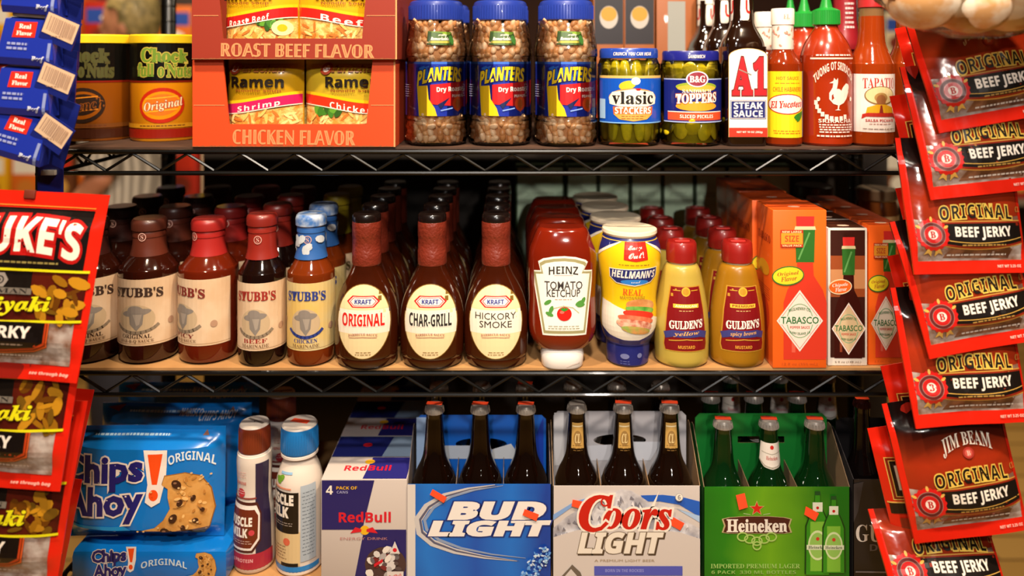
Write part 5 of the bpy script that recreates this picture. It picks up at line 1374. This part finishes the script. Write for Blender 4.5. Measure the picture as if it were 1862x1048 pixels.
# green carrier
GRN = ramp_mat('green_print', [(0, '#0d5a12'), (.3, '#1f7a14'), (.58, '#6aa81c'), (.72, '#5a9a1a'), (1, '#0f6a14')], 'X', .35, .25, -.10, .10, wob=.05)
t, d, w, h, hh, cx, yf, dep = carrier(1279, 1546, 886, 752, 'green beer carrier with red star, beside the black carton', GRN, C('#0f5a1a', .5), C('#12702a', .4, .1), '#7a6248', 'slot')
q = lambda px, py: (X(px, yf) - cx, Z(py, yf) - SH_B)
st = lambda cx_, cy_, R: [(cx_ + R * (1 if k % 2 == 0 else .42) * sin(pi * k / 5), cy_ + R * (1 if k % 2 == 0 else .42) * cos(pi * k / 5)) for k in range(10)]
u, v = q(1376, 925); d.poly(st(u, v, .0105), C('#c8b070', .4)); d.poly(st(u, v, .0088), C('#d2241a', .35, .2)); d.line([q(1352, 934), q(1364, 936)], .001, C('#a8c080')); d.line([q(1388, 936), q(1400, 934)], .001, C('#a8c080'))
k_ = lambda g: [q(1376 + (x) * g, 956 + y * g) for x, y in ((-62, -12), (-50, -15), (-20, -17), (20, -17), (50, -15), (62, -12), (58, 0), (62, 12), (50, 14), (-50, 14), (-62, 12), (-58, 0))]
d.poly(k_(1.03), C('#b8a878', .4)); d.poly(k_(.98), C('#4a2018', .4)); d.text('Heineken', *q(1376, 956), .078, .0165, C('#ece4d8', .4), 'serif', off=.02)
lg = C('#a8c86a', .4)
for k in range(-2, 3): d.ring(*q(1376 + k * 13, 984 - abs(k) * 4), .0075, .0062, .0018, lg, 18)
d.ring(*q(1376, 992), .006, .006, .0018, lg, 18)
d.text('IMPORTED PREMIUM LAGER', *q(1373, 1029), .116, .0060, C('#9cc46a', .4), 'serif'); d.text('6 PACK  330 ML BOTTLES', *q(1370, 1040), .11, .0045, C('#8ab45c', .4), 'sans')
for bx, bt, s in ((1486, 893, 1.0), (1515, 901, .92)):
    P = [(-4.5, 0), (4.5, 0), (5, 16), (8, 30), (16, 48), (21, 62), (22, 150), (-22, 150), (-21, 62), (-16, 48), (-8, 30), (-5, 16)]
    d.poly([q(bx + x * s * 1.07, bt + y * s) for x, y in P], C('#0c3a10', .3)); d.poly([q(bx + x * s * .95, bt + 2 + y * s) for x, y in P], C('#2f8a1c', .25, .3)); d.poly([q(bx + x * s * .6, bt + 55 + y * .6 * s) for x, y in ((-22, 0), (22, 0), (22, 150), (-22, 150))], C('#7ab83a', .3))
    d.rect(*q(bx - 5, bt + 7), *q(bx + 5, bt), C('#1a4a1c')); d.rect(*q(bx - 9 * s, bt + 37 * s), *q(bx + 9 * s, bt + 20 * s), C('#dfe4d0', .4)); d.ell(*q(bx, bt + 30 * s), .002, .002, RED, 8)
    d.ell(*q(bx, bt + 98 * s), .0125 * s, .0195 * s, C('#cfe0a8', .4)); d.ell(*q(bx, bt + 98 * s), .0105 * s, .0165 * s, C('#8fbf5a', .4)); d.rect(*q(bx - 20 * s, bt + 106 * s), *q(bx + 20 * s, bt + 97 * s), C('#d8e0c0', .4)); d.text('Heineken', *q(bx, bt + 101.5 * s), .024 * s, .004, C('#1a3a1a'), 'serif'); d.ell(*q(bx, bt + 86 * s), .0024, .0024, C('#c83a24'), 8)
d.build('front_print', t)
sticker(t, -dep / 2, [q(1337, 899), q(1353, 895), q(1359, 921), q(1343, 926)]); sticker(t, -dep / 2, [q(1464, 919), q(1488, 932), q(1481, 946), q(1461, 934)])
for i, px in enumerate((1316, 1397, 1481)):
    beer_bottle('b', ('first', 'second', 'third')[i] + ' green beer bottle from the silver carrier, front row of green carrier', cx + (i - 1) * .0615, .0335, .199, .0288, '#05240a', 'neck' if i == 1 else None, '#c0b8b0')
    beer_bottle('b', ('first', 'second', 'third')[i] + ' green beer bottle from the silver carrier, back row of green carrier', cx + (i - 1) * .0615, .0975, .205, .0288, '#05240a', 'neck' if i == 1 else None, '#b4aca4')
for i, px in enumerate((1330, 1418, 1505)):
    beer_bottle('b', ('first', 'second', 'third')[i] + ' green beer bottle from the silver carrier, standing behind the green carrier', X(px, .16), .165, .205, .0290, '#05240a', 'neck', '#b4aca4')

# black carton
t, d, w, h, hh, cx, yf, dep = carrier(1551, 1766, 872, 760, 'black beer carrier half hidden behind the beef jerky', C('#1d1a1c', .35, .3), C('#2a2628', .5), C('#141214', .4), '#2a2426', 'oval')
q = lambda px, py: (X(px, yf) - cx, Z(py, yf) - SH_B)
d.text('GUINNESS', *q(1640, 970), .120, .0225, C('#d8cfc6', .4), 'serif'); d.text('DRAUGHT', *q(1640, 996), .084, .0090, C('#6f686c', .4), 'sans'); d.line([q(1556, 1040), q(1700, 1042)], .002, C('#8a8284')); d.poly([q(1552, 880), q(1570, 876), q(1560, 930), q(1552, 950)], C('#3a3638', .4)); d.build('front_print', t)
for i, px in enumerate((1569, 1668)):
    beer_bottle('b', ('black beer bottle with red stickered cap beside the green carrier', 'black beer bottle in the black carrier behind the jerky bags')[i], cx + (i - 1) * .0512, .0335, .226, .0243, '#070404', None, '#3a1412')

# ================================================================ hanging jerky bags
FILM_GREY = C('#b0a29a', .18, .5, mix='#7a5644', ms=45, bump=.5, bs=60)  # brown jerky under clear film, the grey-white sheen mixed into the colour
REDF = C('#d0200e', .22, .5, bump=.2, bs=45)
GOLD = C('#d8a850', .35, .3)
WHISKY = ramp_mat('whisky_print', [(0, '#c22410'), (.10, '#b02410'), (.40, '#8a2a12'), (.58, '#a02e12'), (.70, '#6a200e'), (.84, '#140a08'), (1, '#0c0706')], 'Z', .18, .5, 0, .152, bump=.30, wob=.008)


def jerky_bag(ou, ov, y, roll, label, seed, pitch=9, yaw=0.0, H=.152):
    """placed by the pixel its ORIGINAL lettering has in the photograph"""
    W = .130
    t = thing('jerky_bag', label, 'jerky bag', (0, 0, 0), group='red beef jerky bags')
    mb, sf, du, dv = pouch_mesh(W, H, .011, seed, WHISKY, C('#8a1a10', .3, .4), wr=.0017, seal=.10, taper=.06, curl=.004)
    mb.build('bag', t)
    d = Dec(sf, du, dv, h=.0006)
    hw = W / 2 - .0005
    # window left and right, bottom
    d.poly([(-hw + .006, .014), (hw - .004, .014), (hw - .004, .062), (hw - .020, .060), (hw - .020, .030), (-.035, .030), (-.035, .056), (-hw + .006, .060)], FILM_GREY)
    d.poly([(-.03, .017), (.045, .016), (.050, .028), (-.02, .030)], C('#4f2c1e', .3, .5, mix='#8a5a40', ms=60))
    d.rect(-hw, 0, hw, .014, REDF); d.rect(-hw, 0, -hw + .006, H, REDF); d.rect(hw - .0045, .0, hw, H, REDF)
    sag = lambda x, y_: (x, y_ - 4.0 * x * x)
    sg = lambda pts: [(u, v + (2.4 * (u - .012) ** 2 if v < .045 else 0)) for u, v in pts]
    xs = [-.040 + .101 * k / 12 for k in range(13)]
    d.poly(sg([(x, .0255) for x in xs] + [(x, .0575) for x in reversed(xs)]), C('#c08a3c', .35, .3))
    d.poly(sg([(x, .0268) for x in xs] + [(x, .0562) for x in reversed(xs)]), C('#8a2410', .35, .3)); d.poly(sg([(x, .0290) for x in xs] + [(x, .0545) for x in reversed(xs)]), C('#17100c', .35, .3))
    d.line(sg([(x, .0330) for x in xs]), .0008, GOLD)
    bend = lambda x, y_: (x, y_ * (1 - 40 * x * x) + .8 * x * x)
    d.text('BEEF JERKY', .016, .0435, .064, .0140, C('#eee2d4', .4), 'sans', off=.015, warp=bend); d.lines(.014, .0300, .055, 1, C('#a8803c'), th=.0016, seed=seed)
    d.text('ORIGINAL', .010, .0680, .082, .0150, C('#1a120c', .4), 'sans', off=.0, space=1.15, outline=(.075, C('#dfb850', .35, .3)), warp=lambda x, y_: (x, y_ - 1.5 * x * x))
    d.text('CL', .060, .069, .006, .006, C('#b88a3c'), 'serifit'); d.lines(.012, .0195, .075, 1, C('#d0c4b8'), th=.0018, seed=seed + 2)
    if H > .14: d.text('JIM BEAM', .012, .1065, .056, .0155, C('#d8ccc0', .4), 'serif', warp=lambda x, y_: (x, y_ * (1 + 10 * abs(x)) - 10 * x * x)); d.ell(.012, .0915, .0062, .0062, C('#a8342a', .4)); d.ell(.012, .0915, .0042, .0042, C('#c8564a', .4)); d.text('B', .012, .0915, .004, .005, C('#e8c0b0'), 'serif')
    # rosette with ribbons
    cx, cy = -.0415, .043
    for s in (-1, 1): d.poly([(cx + s * .002, cy - .008), (cx + s * .011, cy - .022), (cx + s * .006, cy - .020), (cx + s * .002, cy - .024)], GOLD)
    pts = []
    for k in range(36): rr = .0182 if k % 2 == 0 else .0166; pts.append((cx + rr * cos(pi * k / 18), cy + rr * sin(pi * k / 18)))
    d.poly(pts, C('#c81c18', .3, .4)); d.ring(cx, cy, .0135, .0135, .0042, C('#8f6a60', .4)); d.ring(cx, cy, .0128, .0128, .0028, C('#5a1a18', .4)); d.ell(cx, cy, .0082, .0082, C('#b81a18', .35)); d.ell(cx, cy, .0052, .0052, C('#e6d4c8', .4), 18); d.text('B', cx, cy, .0055, .0070, C('#b01a18'), 'serif', off=.02)
    for a in (.5, 1.57, 2.6): d.ell(cx + .017 * cos(a), cy + .017 * sin(a), .003, .0016, GOLD, 8, a)
    d.rect(-hw + .004, .001, -.022, .0013, C('#8f1408')); d.text('NET WT 3.25 OZ', .045, .0075, .026, .0030, C('#f0c0b0'), 'sans')
    d.build('front_print', t)
    h_ = MB(); h_.box(-.006, .006, -.0016, .0016, H - .008, H + .001, C('#6a2a1a', .4), .0006); h_.build('hang_tab', t)
    place(t, (.010, .068), ou, ov, y, roll, pitch, yaw)
    return t


def place(t, anchor, px, py, y, roll, pitch=9, yaw=0.0):
    from mathutils import Euler
    e = Euler((radians(-pitch), radians(-roll), radians(yaw)), 'XYZ'); R = e.to_matrix()
    a = R @ Vector((anchor[0], -.008, anchor[1])); yy = y
    t.rotation_euler = e
    t.location = Vector((X(px, yy), yy, Z(py, yy))) - a


def dukes_bag(px, py, y, roll, label, seed, teriyaki=True, corner=(0, 0), pitch=8, yaw=0.0, group=None):
    W, H = (.166, .196) if teriyaki else (.118, .140)
    t = thing('jerky_bag', label, 'jerky bag', (0, 0, 0), group=group)
    mb, sf, du, dv = pouch_mesh(W, H, .011, seed, REDF, C('#8a1a10', .3, .4), wr=.0016, seal=.09, taper=.10, curl=.004)
    mb.build('bag', t)
    d = Dec(sf, du, dv, h=.0006); hw = W / 2
    BK = C('#120b09', .28, .5); yl = C('#d8cf14', .35, .3)
    bl, br, bt = -hw + .010, hw - .012, H - (.016 if teriyaki else .034)
    if teriyaki:
        d.rect(bl, .016, br, .065, FILM_GREY)
        d.rect(bl, .1145, br, bt - .002, BK); d.line([(bl, bt + .0005), (br, bt + .0005)], .0012, C('#e07a2a', .3, .3))
        d.text("DUKE'S", .004, .1510, .120, .036, C('#e8dccc', .35, .2), 'sans', off=.015, outline=(.09, C('#a81410', .3, .3)), warp=lambda x, y_: (x, y_ * (1 + 1.0 * abs(x)) - 2.2 * x * x)); d.lines(0, .1205, .10, 1, C('#8a7a40'), th=.002, seed=seed)
        d.rect(bl - .004, .0615, br + .006, .1130, C('#3f0f08', .25, .5, mix='#5a1a0c', ms=20)); d.rect(bl, .088, .02, .112, C('#17100c', .28, .4))
        for k in range(26):
            rr = random.Random(seed * 50 + k); d.ell(.030 + rr.uniform(.0, .040), .0655 + rr.uniform(0, .044), rr.uniform(.005, .012), rr.uniform(.002, .006), C(rr.choice(['#8f5f10', '#b8801a', '#5f3508', '#a87418', '#6a4a10']), .25, .5), 10, rr.uniform(0, 3))
        d.poly([(.02 + .007 * cos(k * pi / 3), .1005 + .007 * sin(k * pi / 3)) if False else (-.012 + .0085 * cos(k * pi / 3), .1030 + .0085 * sin(k * pi / 3)) for k in range(6)], C('#8a8078', .4)); d.ring(-.012, .103, .0045, .0045, .0014, C('#2a2420'), 18); d.ell(-.012, .103, .0015, .0015, C('#2a2420'), 8)
        d.rect(-.068, .0885, .022, .0950, C('#6f665c', .4)); d.text('KIKKOMAN', -.022, .0918, .080, .0050, C('#1c1613'), 'serif')
        d.text('Teriyaki', -.004, .0760, .096, .0190, yl, 'serifit', off=.02, outline=(.05, C('#3a1408', .4)), rot=.04)
        d.line([(bl - .004, .1140), (br + .007, .1140)], .0026, yl); d.line([(bl - .004, .0610), (0, .0605), (br + .007, .0630)], .0026, yl)
        px1 = .042; plate = lambda g: [(bl, .0605), (px1 + g, .0605), (px1 + g, .040 - g), (px1 - .01, .0345 - g), (0, .0315 - g), (bl, .0300 - g)]
        d.poly(plate(.0045), C('#c8501c', .3, .3)); d.poly(plate(.0030), C('#1c0f0a', .3)); d.poly(plate(.0022), C('#b03a14', .3, .3)); d.poly(plate(.0), BK)
        d.text('BEEF JERKY', -.022, .0485, .098, .0150, C('#e4d8cc', .4), 'sans', off=.015); d.lines(-.02, .0365, .09, 1, C('#9a8470'), th=.0014, seed=seed)
        d.lines(0, .0245, .10, 1, C('#c8b8ac'), th=.0016, seed=seed + 1)
        d.text('see through bag', .05, .0075, .046, .0042, C('#f4c8b8'), 'sansit')
    else:
        d.poly([(bl - .002, .060), (br + .002, .060), (br + .002, bt + .002), (bl - .002, bt + .002)], GOLD); d.poly([(bl - .001, .0612), (br, .0612), (br, bt + .001), (bl - .001, bt + .001)], C('#7a1a0c', .3, .4)); d.poly([(bl + .0015, .0635), (br - .003, .0635), (br - .003, bt - .0015), (bl + .0015, bt - .0015)], GOLD); d.poly([(bl + .0025, .0645), (br - .004, .0645), (br - .004, bt - .0025), (bl + .0025, bt - .0025)], BK)
        d.text("DUKE'S", .002, .0850, .088, .026, C('#ded2c6', .35, .2), 'sans', off=.03, outline=(.08, C('#2a1a18', .3)))
        d.line([(-hw + .002, .0575), (hw - .004, .0575)], .0018, GOLD); d.rect(-hw + .003, .045, hw - .003, .0565, C('#1a0e0a', .3, .4)); d.rect(bl, .012, br, .040, C('#8a2a16', .3, .4))
    d.build('front_print', t)
    h_ = MB(); h_.box(-.006, .006, -.0016, .0016, H - .008, H + .001, C('#6a2a1a', .4), .0006); h_.build('hang_tab', t)
    place(t, corner, px, py, y, roll, pitch, yaw)
    return t


RBAGS = [(1800, 112, 10, 'topmost red beef jerky bag under the bread roll bag'), (1793, 240, 6, 'second red beef jerky bag from the top of the right column'), (1772, 384, 1, 'third red beef jerky bag down, lettering level with the tall orange box top'),
         (1781, 520, 10, 'fourth red beef jerky bag down, tilted upward beside the diamond labelled boxes'), (1770, 657, 4, 'fifth red beef jerky bag down with a curled bottom edge'),
         (1763, 862, 9, 'sixth red beef jerky bag down, its black top most fully seen'), (1722, 988, 3, 'lowest red beef jerky bag in the right column')]
for i, (px, py, roll, lab) in enumerate(RBAGS):
    jerky_bag(px, py, -.138 + .001 * i if i < 6 else -.114, roll, lab, 11 + i, pitch=(12, 12, 12, 12, 12, 9, 35)[i], H=.152 if i < 6 else .106)
RS = [(1632, 52, 10, 'topmost dark framed jerky bag behind the red ones'), (1622, 176, 8, 'second dark framed jerky bag down beside the sombrero label bottle'), (1633, 345, 9, 'third dark framed jerky bag down behind the red ones'),
      (1621, 470, 9, 'fourth dark framed jerky bag down beside the small orange box'), (1608, 672, 10, 'fifth dark framed jerky bag down at the end of the middle shelf'), (1583, 786, 9, 'lowest dark framed jerky bag beside the black beer carrier')]
for i, (px, py, roll, lab) in enumerate(RS):
    dukes_bag(px, py, -.085 + .001 * i - (.014 if i == 5 else 0), roll, lab, 31 + i, False, (-.059 * 1.05, .139), pitch=7, group='dark framed jerky bags')
L = [(193, 357, 3.0, 'frontmost teriyaki jerky bag hanging at the left with large white lettering'), (162, 548, 2.5, 'second teriyaki jerky bag under the large lettered one'), (153, 735, 3.0, 'lowest teriyaki jerky bag at the bottom left')]
for i, (px, py, roll, lab) in enumerate(L):
    dukes_bag(px, py, -.165 + .003 * i, -roll, lab, 51 + i, True, (.083 * 1.05, .195), pitch=9, group='teriyaki jerky bags')
for i, (px, py) in enumerate(((163, 716), (142, 880))):
    dukes_bag(px, py, -.085, -7, ('upper', 'lower')[i] + ' dark framed jerky bag behind the teriyaki bags at the left', 61 + i, False, (.059 * 1.05, .139), pitch=7, group='dark framed jerky bags')
# display strips the bags hang on
def clip_strip(px, y, z0, z1, label, w=.028, col='#c8c4c0'):
    t = thing('clip_strip', label, 'display strip', (X(px, y), y, z0))
    b = MB(); b.box(-w / 2, w / 2, -.0008, .0008, 0, z1 - z0, C(col, .3, .3), .0003); b.build('strip', t)
    for k in range(int((z1 - z0) / .085)): b = MB(); b.box(-.008, .008, -.006, -.0008, .04 + .085 * k, .046 + .085 * k, C('#b0aca8', .3, .3), .0006); b.build('clip', t)
clip_strip(1770, -.092, .62, 1.62, 'pale display strip behind the column of red beef jerky bags')
clip_strip(1715, -.030, .62, 1.62, 'pale display strip behind the dark framed jerky bags')
clip_strip(40, -.120, .62, 1.29, 'dark display strip behind the teriyaki jerky bags', .014, '#2a2420')

# ================================================================ blue carded packs, upper left
BLU1 = C('#1a2c94', .3, .4); BLU2 = C('#16216e', .35, .3)


def blue_pack(px, py, y, roll, label, tilt=0.0):
    """a blue wedge-shaped pack on a card with a barcode flap folded out to the right; anchor: middle of the logo panel"""
    t = thing('blue_snack_pack', label, 'blue pack', (0, 0, 0), group='blue carded packs')
    W = .054
    b = MB()
    prof = [(-.0, .026), (-.012, .024), (-.016, .004), (-.020, -.018), (-.017, -.026), (0, -.026)]
    vs = [(-W / 2 - .004 * (p[1] < 0), p[0], p[1]) for p in prof] + [(W / 2 + .004 * (p[1] < 0), p[0], p[1]) for p in prof]; n = len(prof)
    b.add(vs, [tuple(range(n)), tuple(range(2 * n - 1, n - 1, -1))] + [(i, n + i, n + (i + 1) % n, (i + 1) % n) for i in range(n)], BLU1); b.build('pack', t)
    def front(u, v, h):
        for a, c in zip(prof, prof[1:]):
            if c[1] <= v <= a[1]:
                k = (v - c[1]) / ((a[1] - c[1]) or 1); return (u, c[0] + (a[0] - c[0]) * k - h, v)
        return (u, -.02 - h, v)
    d = Dec(front, 0, .004, h=.0005)
    d.poly([(-.015, .021), (.009, .022), (.008, .005), (-.017, .004)], C('#d02a18', .35, .3)); d.text('Real', -.004, .0165, .013, .005, WHITE, 'serif', off=.01); d.text('Flavor', -.004, .0090, .017, .0045, WHITE, 'serif', off=.01)
    g = C('#8a92c0', .4); d.lines(-.010, -.004, .026, 2, g, gap=.005, th=.0026, seed=3); d.text('Beef', .014, -.0185, .014, .007, C('#c8ccdc', .4), 'serifit', off=.03); d.rect(.0235, -.025, .027, .0, C('#7f8ab8', .4))
    d.build('front_print', t)
    h_ = MB(); h_.box(-.022, .020, -.010, .002, .026, .040, C('#6a5a4c', .5, mix='#8a7868', ms=60), .003); h_.build('header_card', t)
    f = MB(); f.prism([(.0215, .0365), (.0590, .0235), (.0480, -.0075), (.0120, .0060)], -.016, -.0145, BLU2); f.prism([(.012, .050), (.046, .046), (.044, -.030), (.020, -.026)], .006, .0075, BLU2); fo = f.build('side_flap', t)
    q = Dec(flat(-.0162), h=.0003); P = lambda a, b_: (.023 + .034 * a - .0075 * b_, .0345 - .0122 * a - .022 * b_)
    q.poly([P(0, 0), P(1, 0), P(1, 1), P(0, 1)], C('#d9b795', .5)); r = random.Random(2); x = .1
    while x < .9:
        w_ = r.uniform(.012, .035); q.poly([P(x, .12), P(x + w_, .12), P(x + w_, .82), P(x, .82)], C('#a58470', .5)); x += w_ + r.uniform(.02, .04)
    q.lines(P(.5, .95)[0], P(.5, .95)[1], .016, 1, C('#8a6a58'), seed=4)
    q.build('barcode_label', fo)
    place(t, (-.004, .012), px, py, y, roll, -4, tilt)
    return t


blue_pack(52, 55, -.150, -4, 'blue carded pack with barcode flap, uppermost whole one at top left')
blue_pack(44, 145, -.151, -4, 'blue carded pack with barcode flap in the middle of the three')
blue_pack(40, 226, -.150, -16, 'tilted lowest blue carded pack above the teriyaki jerky bag')
blue_pack(60, -38, -.149, -4, 'blue carded pack cut off by the top of the frame')
clip_strip(92, -.10, 1.27, 1.62, 'blue display strip behind the blue carded packs', .03, '#16216e')

# ================================================================ bag of bread rolls, upper right
t = thing('bread_bag', 'clear plastic bag of bread rolls above the beef jerky bags', 'bread bag', (X(1768, -.205), -.205, Z(50, -.205)))
r = random.Random(4)
BR = C('#dca468', .5, .1, mix='#f4e2c8', ms=42)
for i, (x, z, rx) in enumerate(((-.052, .030, .033), (-.006, .026, .034), (.040, .028, .034), (.080, .032, .032), (-.030, .062, .034), (.020, .064, .034), (.066, .066, .033))):
    b = MB(); b.ball((x, r.uniform(-.008, .004), z), (rx * 1.12, .040, .032), BR, (r.uniform(-.3, .3), r.uniform(-.3, .3), r.uniform(-.5, .5)), 3); b.build('bread_roll', t)
b = MB()
off = Vector((3.1, 1.7, .4))
b.ball((.012, 0, .050), (.115, .046, .062), clear_film('bag_film', '#fffaf2', .08, .02, .25), (0, 0, 0), 4, lambda q: q * (1 + .07 * noise.noise(q * 4 + off)))
b.build('film', t)
b = MB(); b.tube([(.012, 0, .108), (.010, .004, .130), (.012, .03, .150), (.016, .056, .160)], .007, clear_film('bag_film', '#fffaf2', .08, .02, .25), n=10); b.build('tied_neck', t)

# ================================================================ shopper beyond the shelf
SKIN = C('#c98a66', .5, mix='#b9785a', ms=8)
def shopper():
    y = 1.65; x = X(236, y)
    t = thing('person', 'person in a pale striped shirt turned left beyond the shelves', 'person', (x, y, 0))
    b = MB()
    b.ball((.0, 0, 1.625), (.092, .076, .118), SKIN, sub=4)
    b.ball((-.03, 0, 1.575), (.066, .058, .072), SKIN, sub=3); b.ball((-.094, 0, 1.600), (.020, .013, .022), SKIN, sub=2); b.ball((-.082, 0, 1.628), (.014, .011, .026), SKIN, sub=2)
    b.ball((-.086, 0, 1.558), (.014, .024, .009), SKIN, sub=2); b.ball((-.070, 0, 1.528), (.026, .032, .020), SKIN, sub=3)
    for s in (-1, 1): b.ball((.012, s * .076, 1.60), (.018, .010, .030), SKIN, sub=3)
    b.lathe([(1.38, .072, .072), (1.44, .058, .058), (1.50, .054, .052), (1.56, .056, .056)], SKIN, n=24)
    b.lathe([(.86, .105, .165), (.98, .11, .175), (1.10, .10, .165), (1.25, .115, .19), (1.36, .105, .21), (1.43, .07, .13), (1.46, .05, .06)], SKIN, n=32)
    for s in (-1, 1):
        for p0, p1, r0, r1 in (((0, s * .19, 1.38), (.02, s * .235, 1.10), .050, .040), ((.02, s * .235, 1.10), (-.14, s * .22, .92), .040, .028), ((-.14, s * .22, .92), (-.20, s * .21, .88), .028, .030),
                               ((0, s * .09, .92), (.0, s * .10, .48), .088, .056), ((0, s * .10, .48), (.03, s * .10, .07), .056, .040)):
            A, B_ = Vector(p0), Vector(p1)
            for k in range(13): q = A.lerp(B_, k / 12); b.ball(tuple(q), (r0 + (r1 - r0) * k / 12,) * 3, SKIN, sub=2)
        b.ball((-.05, s * .10, .035), (.13, .046, .035), SKIN, sub=3)
        for k in range(4): b.ball((-.245, s * (.185 + .016 * k), .865 - .004 * k), (.036 + .004 * (k in (1, 2)), .0085, .0085), SKIN, (0, -.5, 0), 2)
        b.ball((-.205, s * .175, .868), (.030, .010, .010), SKIN, (0, .3, .5), 2)
    body = b.build('body', t); m = body.modifiers.new('one_surface', 'REMESH'); m.mode = 'VOXEL'; m.voxel_size = .007; m.use_smooth_shade = True
    sm = body.modifiers.new('soften', 'SMOOTH'); sm.factor = .5; sm.iterations = 4
    h = MB(); o = Vector((1, 5, 2))
    bm = bmesh.new(); bmesh.ops.create_icosphere(bm, subdivisions=5, radius=1)
    bmesh.ops.delete(bm, geom=[v for v in bm.verts if v.co.x < -.55 - .2 * v.co.z or v.co.z < -.62 or (v.co.z < .15 and v.co.x < -.15)], context='VERTS')
    for v in bm.verts:
        q = v.co * (1 + .05 * noise.noise(Vector((v.co.x * 9, v.co.y * 9, v.co.z * 2.5)) + o)); v.co = Vector((.010 + q.x * .101, q.y * .087, 1.640 + q.z * .118))
    h.bm(bm, C('#a8925a', .55, .1, mix='#6f6238', ms=40, bump=.5, bs=90), True); ho = h.build('hair', t); ho.modifiers.new('thick', 'SOLIDIFY').thickness = .008
    for s in (-1, 1):
        e = MB(); e.ball((-.080, s * .032, 1.632), (.009, .010, .007), C('#efe8e0', .2), sub=2); e.ball((-.0865, s * .032, 1.632), (.004, .005, .005), C('#3a2a1c', .2), sub=2); e.build('eye', t)
    SH = bpy.data.materials.new('striped_cloth'); SH.use_nodes = True; nt = SH.node_tree; p = nt.nodes['Principled BSDF']
    tc = nt.nodes.new('ShaderNodeTexCoord'); wv = nt.nodes.new('ShaderNodeTexWave'); wv.bands_direction = 'X'; wv.inputs['Scale'].default_value = 16; wv.inputs['Distortion'].default_value = .6
    rp = nt.nodes.new('ShaderNodeValToRGB'); rp.color_ramp.elements[0].position = .45; rp.color_ramp.elements[0].color = lin('#8f867a'); rp.color_ramp.elements[1].color = lin('#cfc4b4')
    nt.links.new(tc.outputs['Object'], wv.inputs[0]); nt.links.new(wv.outputs['Fac'], rp.inputs[0]); nt.links.new(rp.outputs[0], p.inputs['Base Color']); p.inputs['Roughness'].default_value = .8
    c = MB(); c.lathe([(.72, .150, .205), (.86, .135, .195), (1.00, .130, .195), (1.12, .122, .188), (1.25, .135, .212), (1.35, .125, .225), (1.42, .085, .155), (1.465, .066, .074)], SH, n=48, cap=(False, False))
    for s in (-1, 1):
        pts = [Vector((0, s * .17, 1.39)), Vector((.01, s * .215, 1.28)), Vector((.02, s * .24, 1.12))]
        for a, b_ in zip(pts, pts[1:]): c.tube([a, b_], .064, SH, n=20)
    c.build('shirt', t)
    c = MB(); c.lathe([(.74, .128, .185), (.90, .118, .18)], C('#2a2a34', .8), n=32)
    for s in (-1, 1): c.tube([(0, s * .095, .84), (0, s * .10, .48), (.03, s * .10, .07)], .092, C('#2a2a34', .8), n=20)
    c.build('trousers', t)
    t.scale = (.965,) * 3
shopper()

# ================================================================ far goods beyond the shelves
def gondola(x0, x1, y, label, zs, seed, cols, where):
    t = thing('store_rack', label, 'store rack', ((x0 + x1) / 2, y, 0)); w = x1 - x0
    mt = C('#3a2c22', .6)
    b = MB(); b.box(-w / 2, w / 2, .22, .25, 0, 1.9, mt); b.build('back_panel', t)
    for z in zs: b = MB(); b.box(-w / 2, w / 2, -.2, .22, z - .025, z, C('#8a7a68', .5), .003); b.build('shelf', t)
    for s in (-1, 1): b = MB(); b.box(*sorted((s * w / 2, s * (w / 2 - .03))), -.2, .25, 0, 1.9, mt); b.build('side_panel', t)
    r = random.Random(seed)
    for si, z in enumerate(zs):
        x = x0 + .06; k = 0
        while x < x1 - .2:
            bw = r.uniform(.10, .17); hmax = (zs[si + 1] - z if si + 1 < len(zs) else .32) - .06; bh = hmax * r.uniform(.72, .95); cn, ch = r.choice(cols)
            kk = thing('snack_box', '%s snack box, number %d from the left on the %s shelf of the %s rack' % (cn, k + 1, ('lowest', 'second', 'third', 'fourth', 'highest')[si], where), 'snack box', (x + bw / 2, y - .08, z + .0008), group='snack boxes on the %s rack' % where)
            b = MB(); b.box(-bw / 2, bw / 2, -.08, .08, 0, bh, C(ch, .45, .2), .004); b.build('carton', kk)
            d = Dec(flat(-.08)); d.rect(-bw * .42, bh * .55, bw * .42, bh * .85, C(r.choice(['#e8e0d0', '#e8c020', '#c83018', '#2a4aa0']), .45)); d.ell(0, bh * .28, bw * .3, bh * .16, C(r.choice(['#c8782a', '#e0a850', '#7a2a18', '#e8e0d0']), .45)); d.build('front_print', kk)
            x += bw + .02; k += 1


COLS = [('orange', '#d86a1c'), ('yellow', '#e0a818'), ('red', '#b02818'), ('cream', '#d8c4a0'), ('brown', '#6a3a1c'), ('blue', '#2a4a8a')]
gondola(-2.9, -1.05, 2.55, 'dim store rack of snack boxes beyond the left end of the shelves', (.45, .80, 1.14, 1.47), 3, COLS, 'left')
gondola(1.75, 2.85, 2.9, 'dim store rack of snack boxes beyond the right end of the shelves', (.75, 1.10, 1.45), 5, COLS[2:5], 'right')
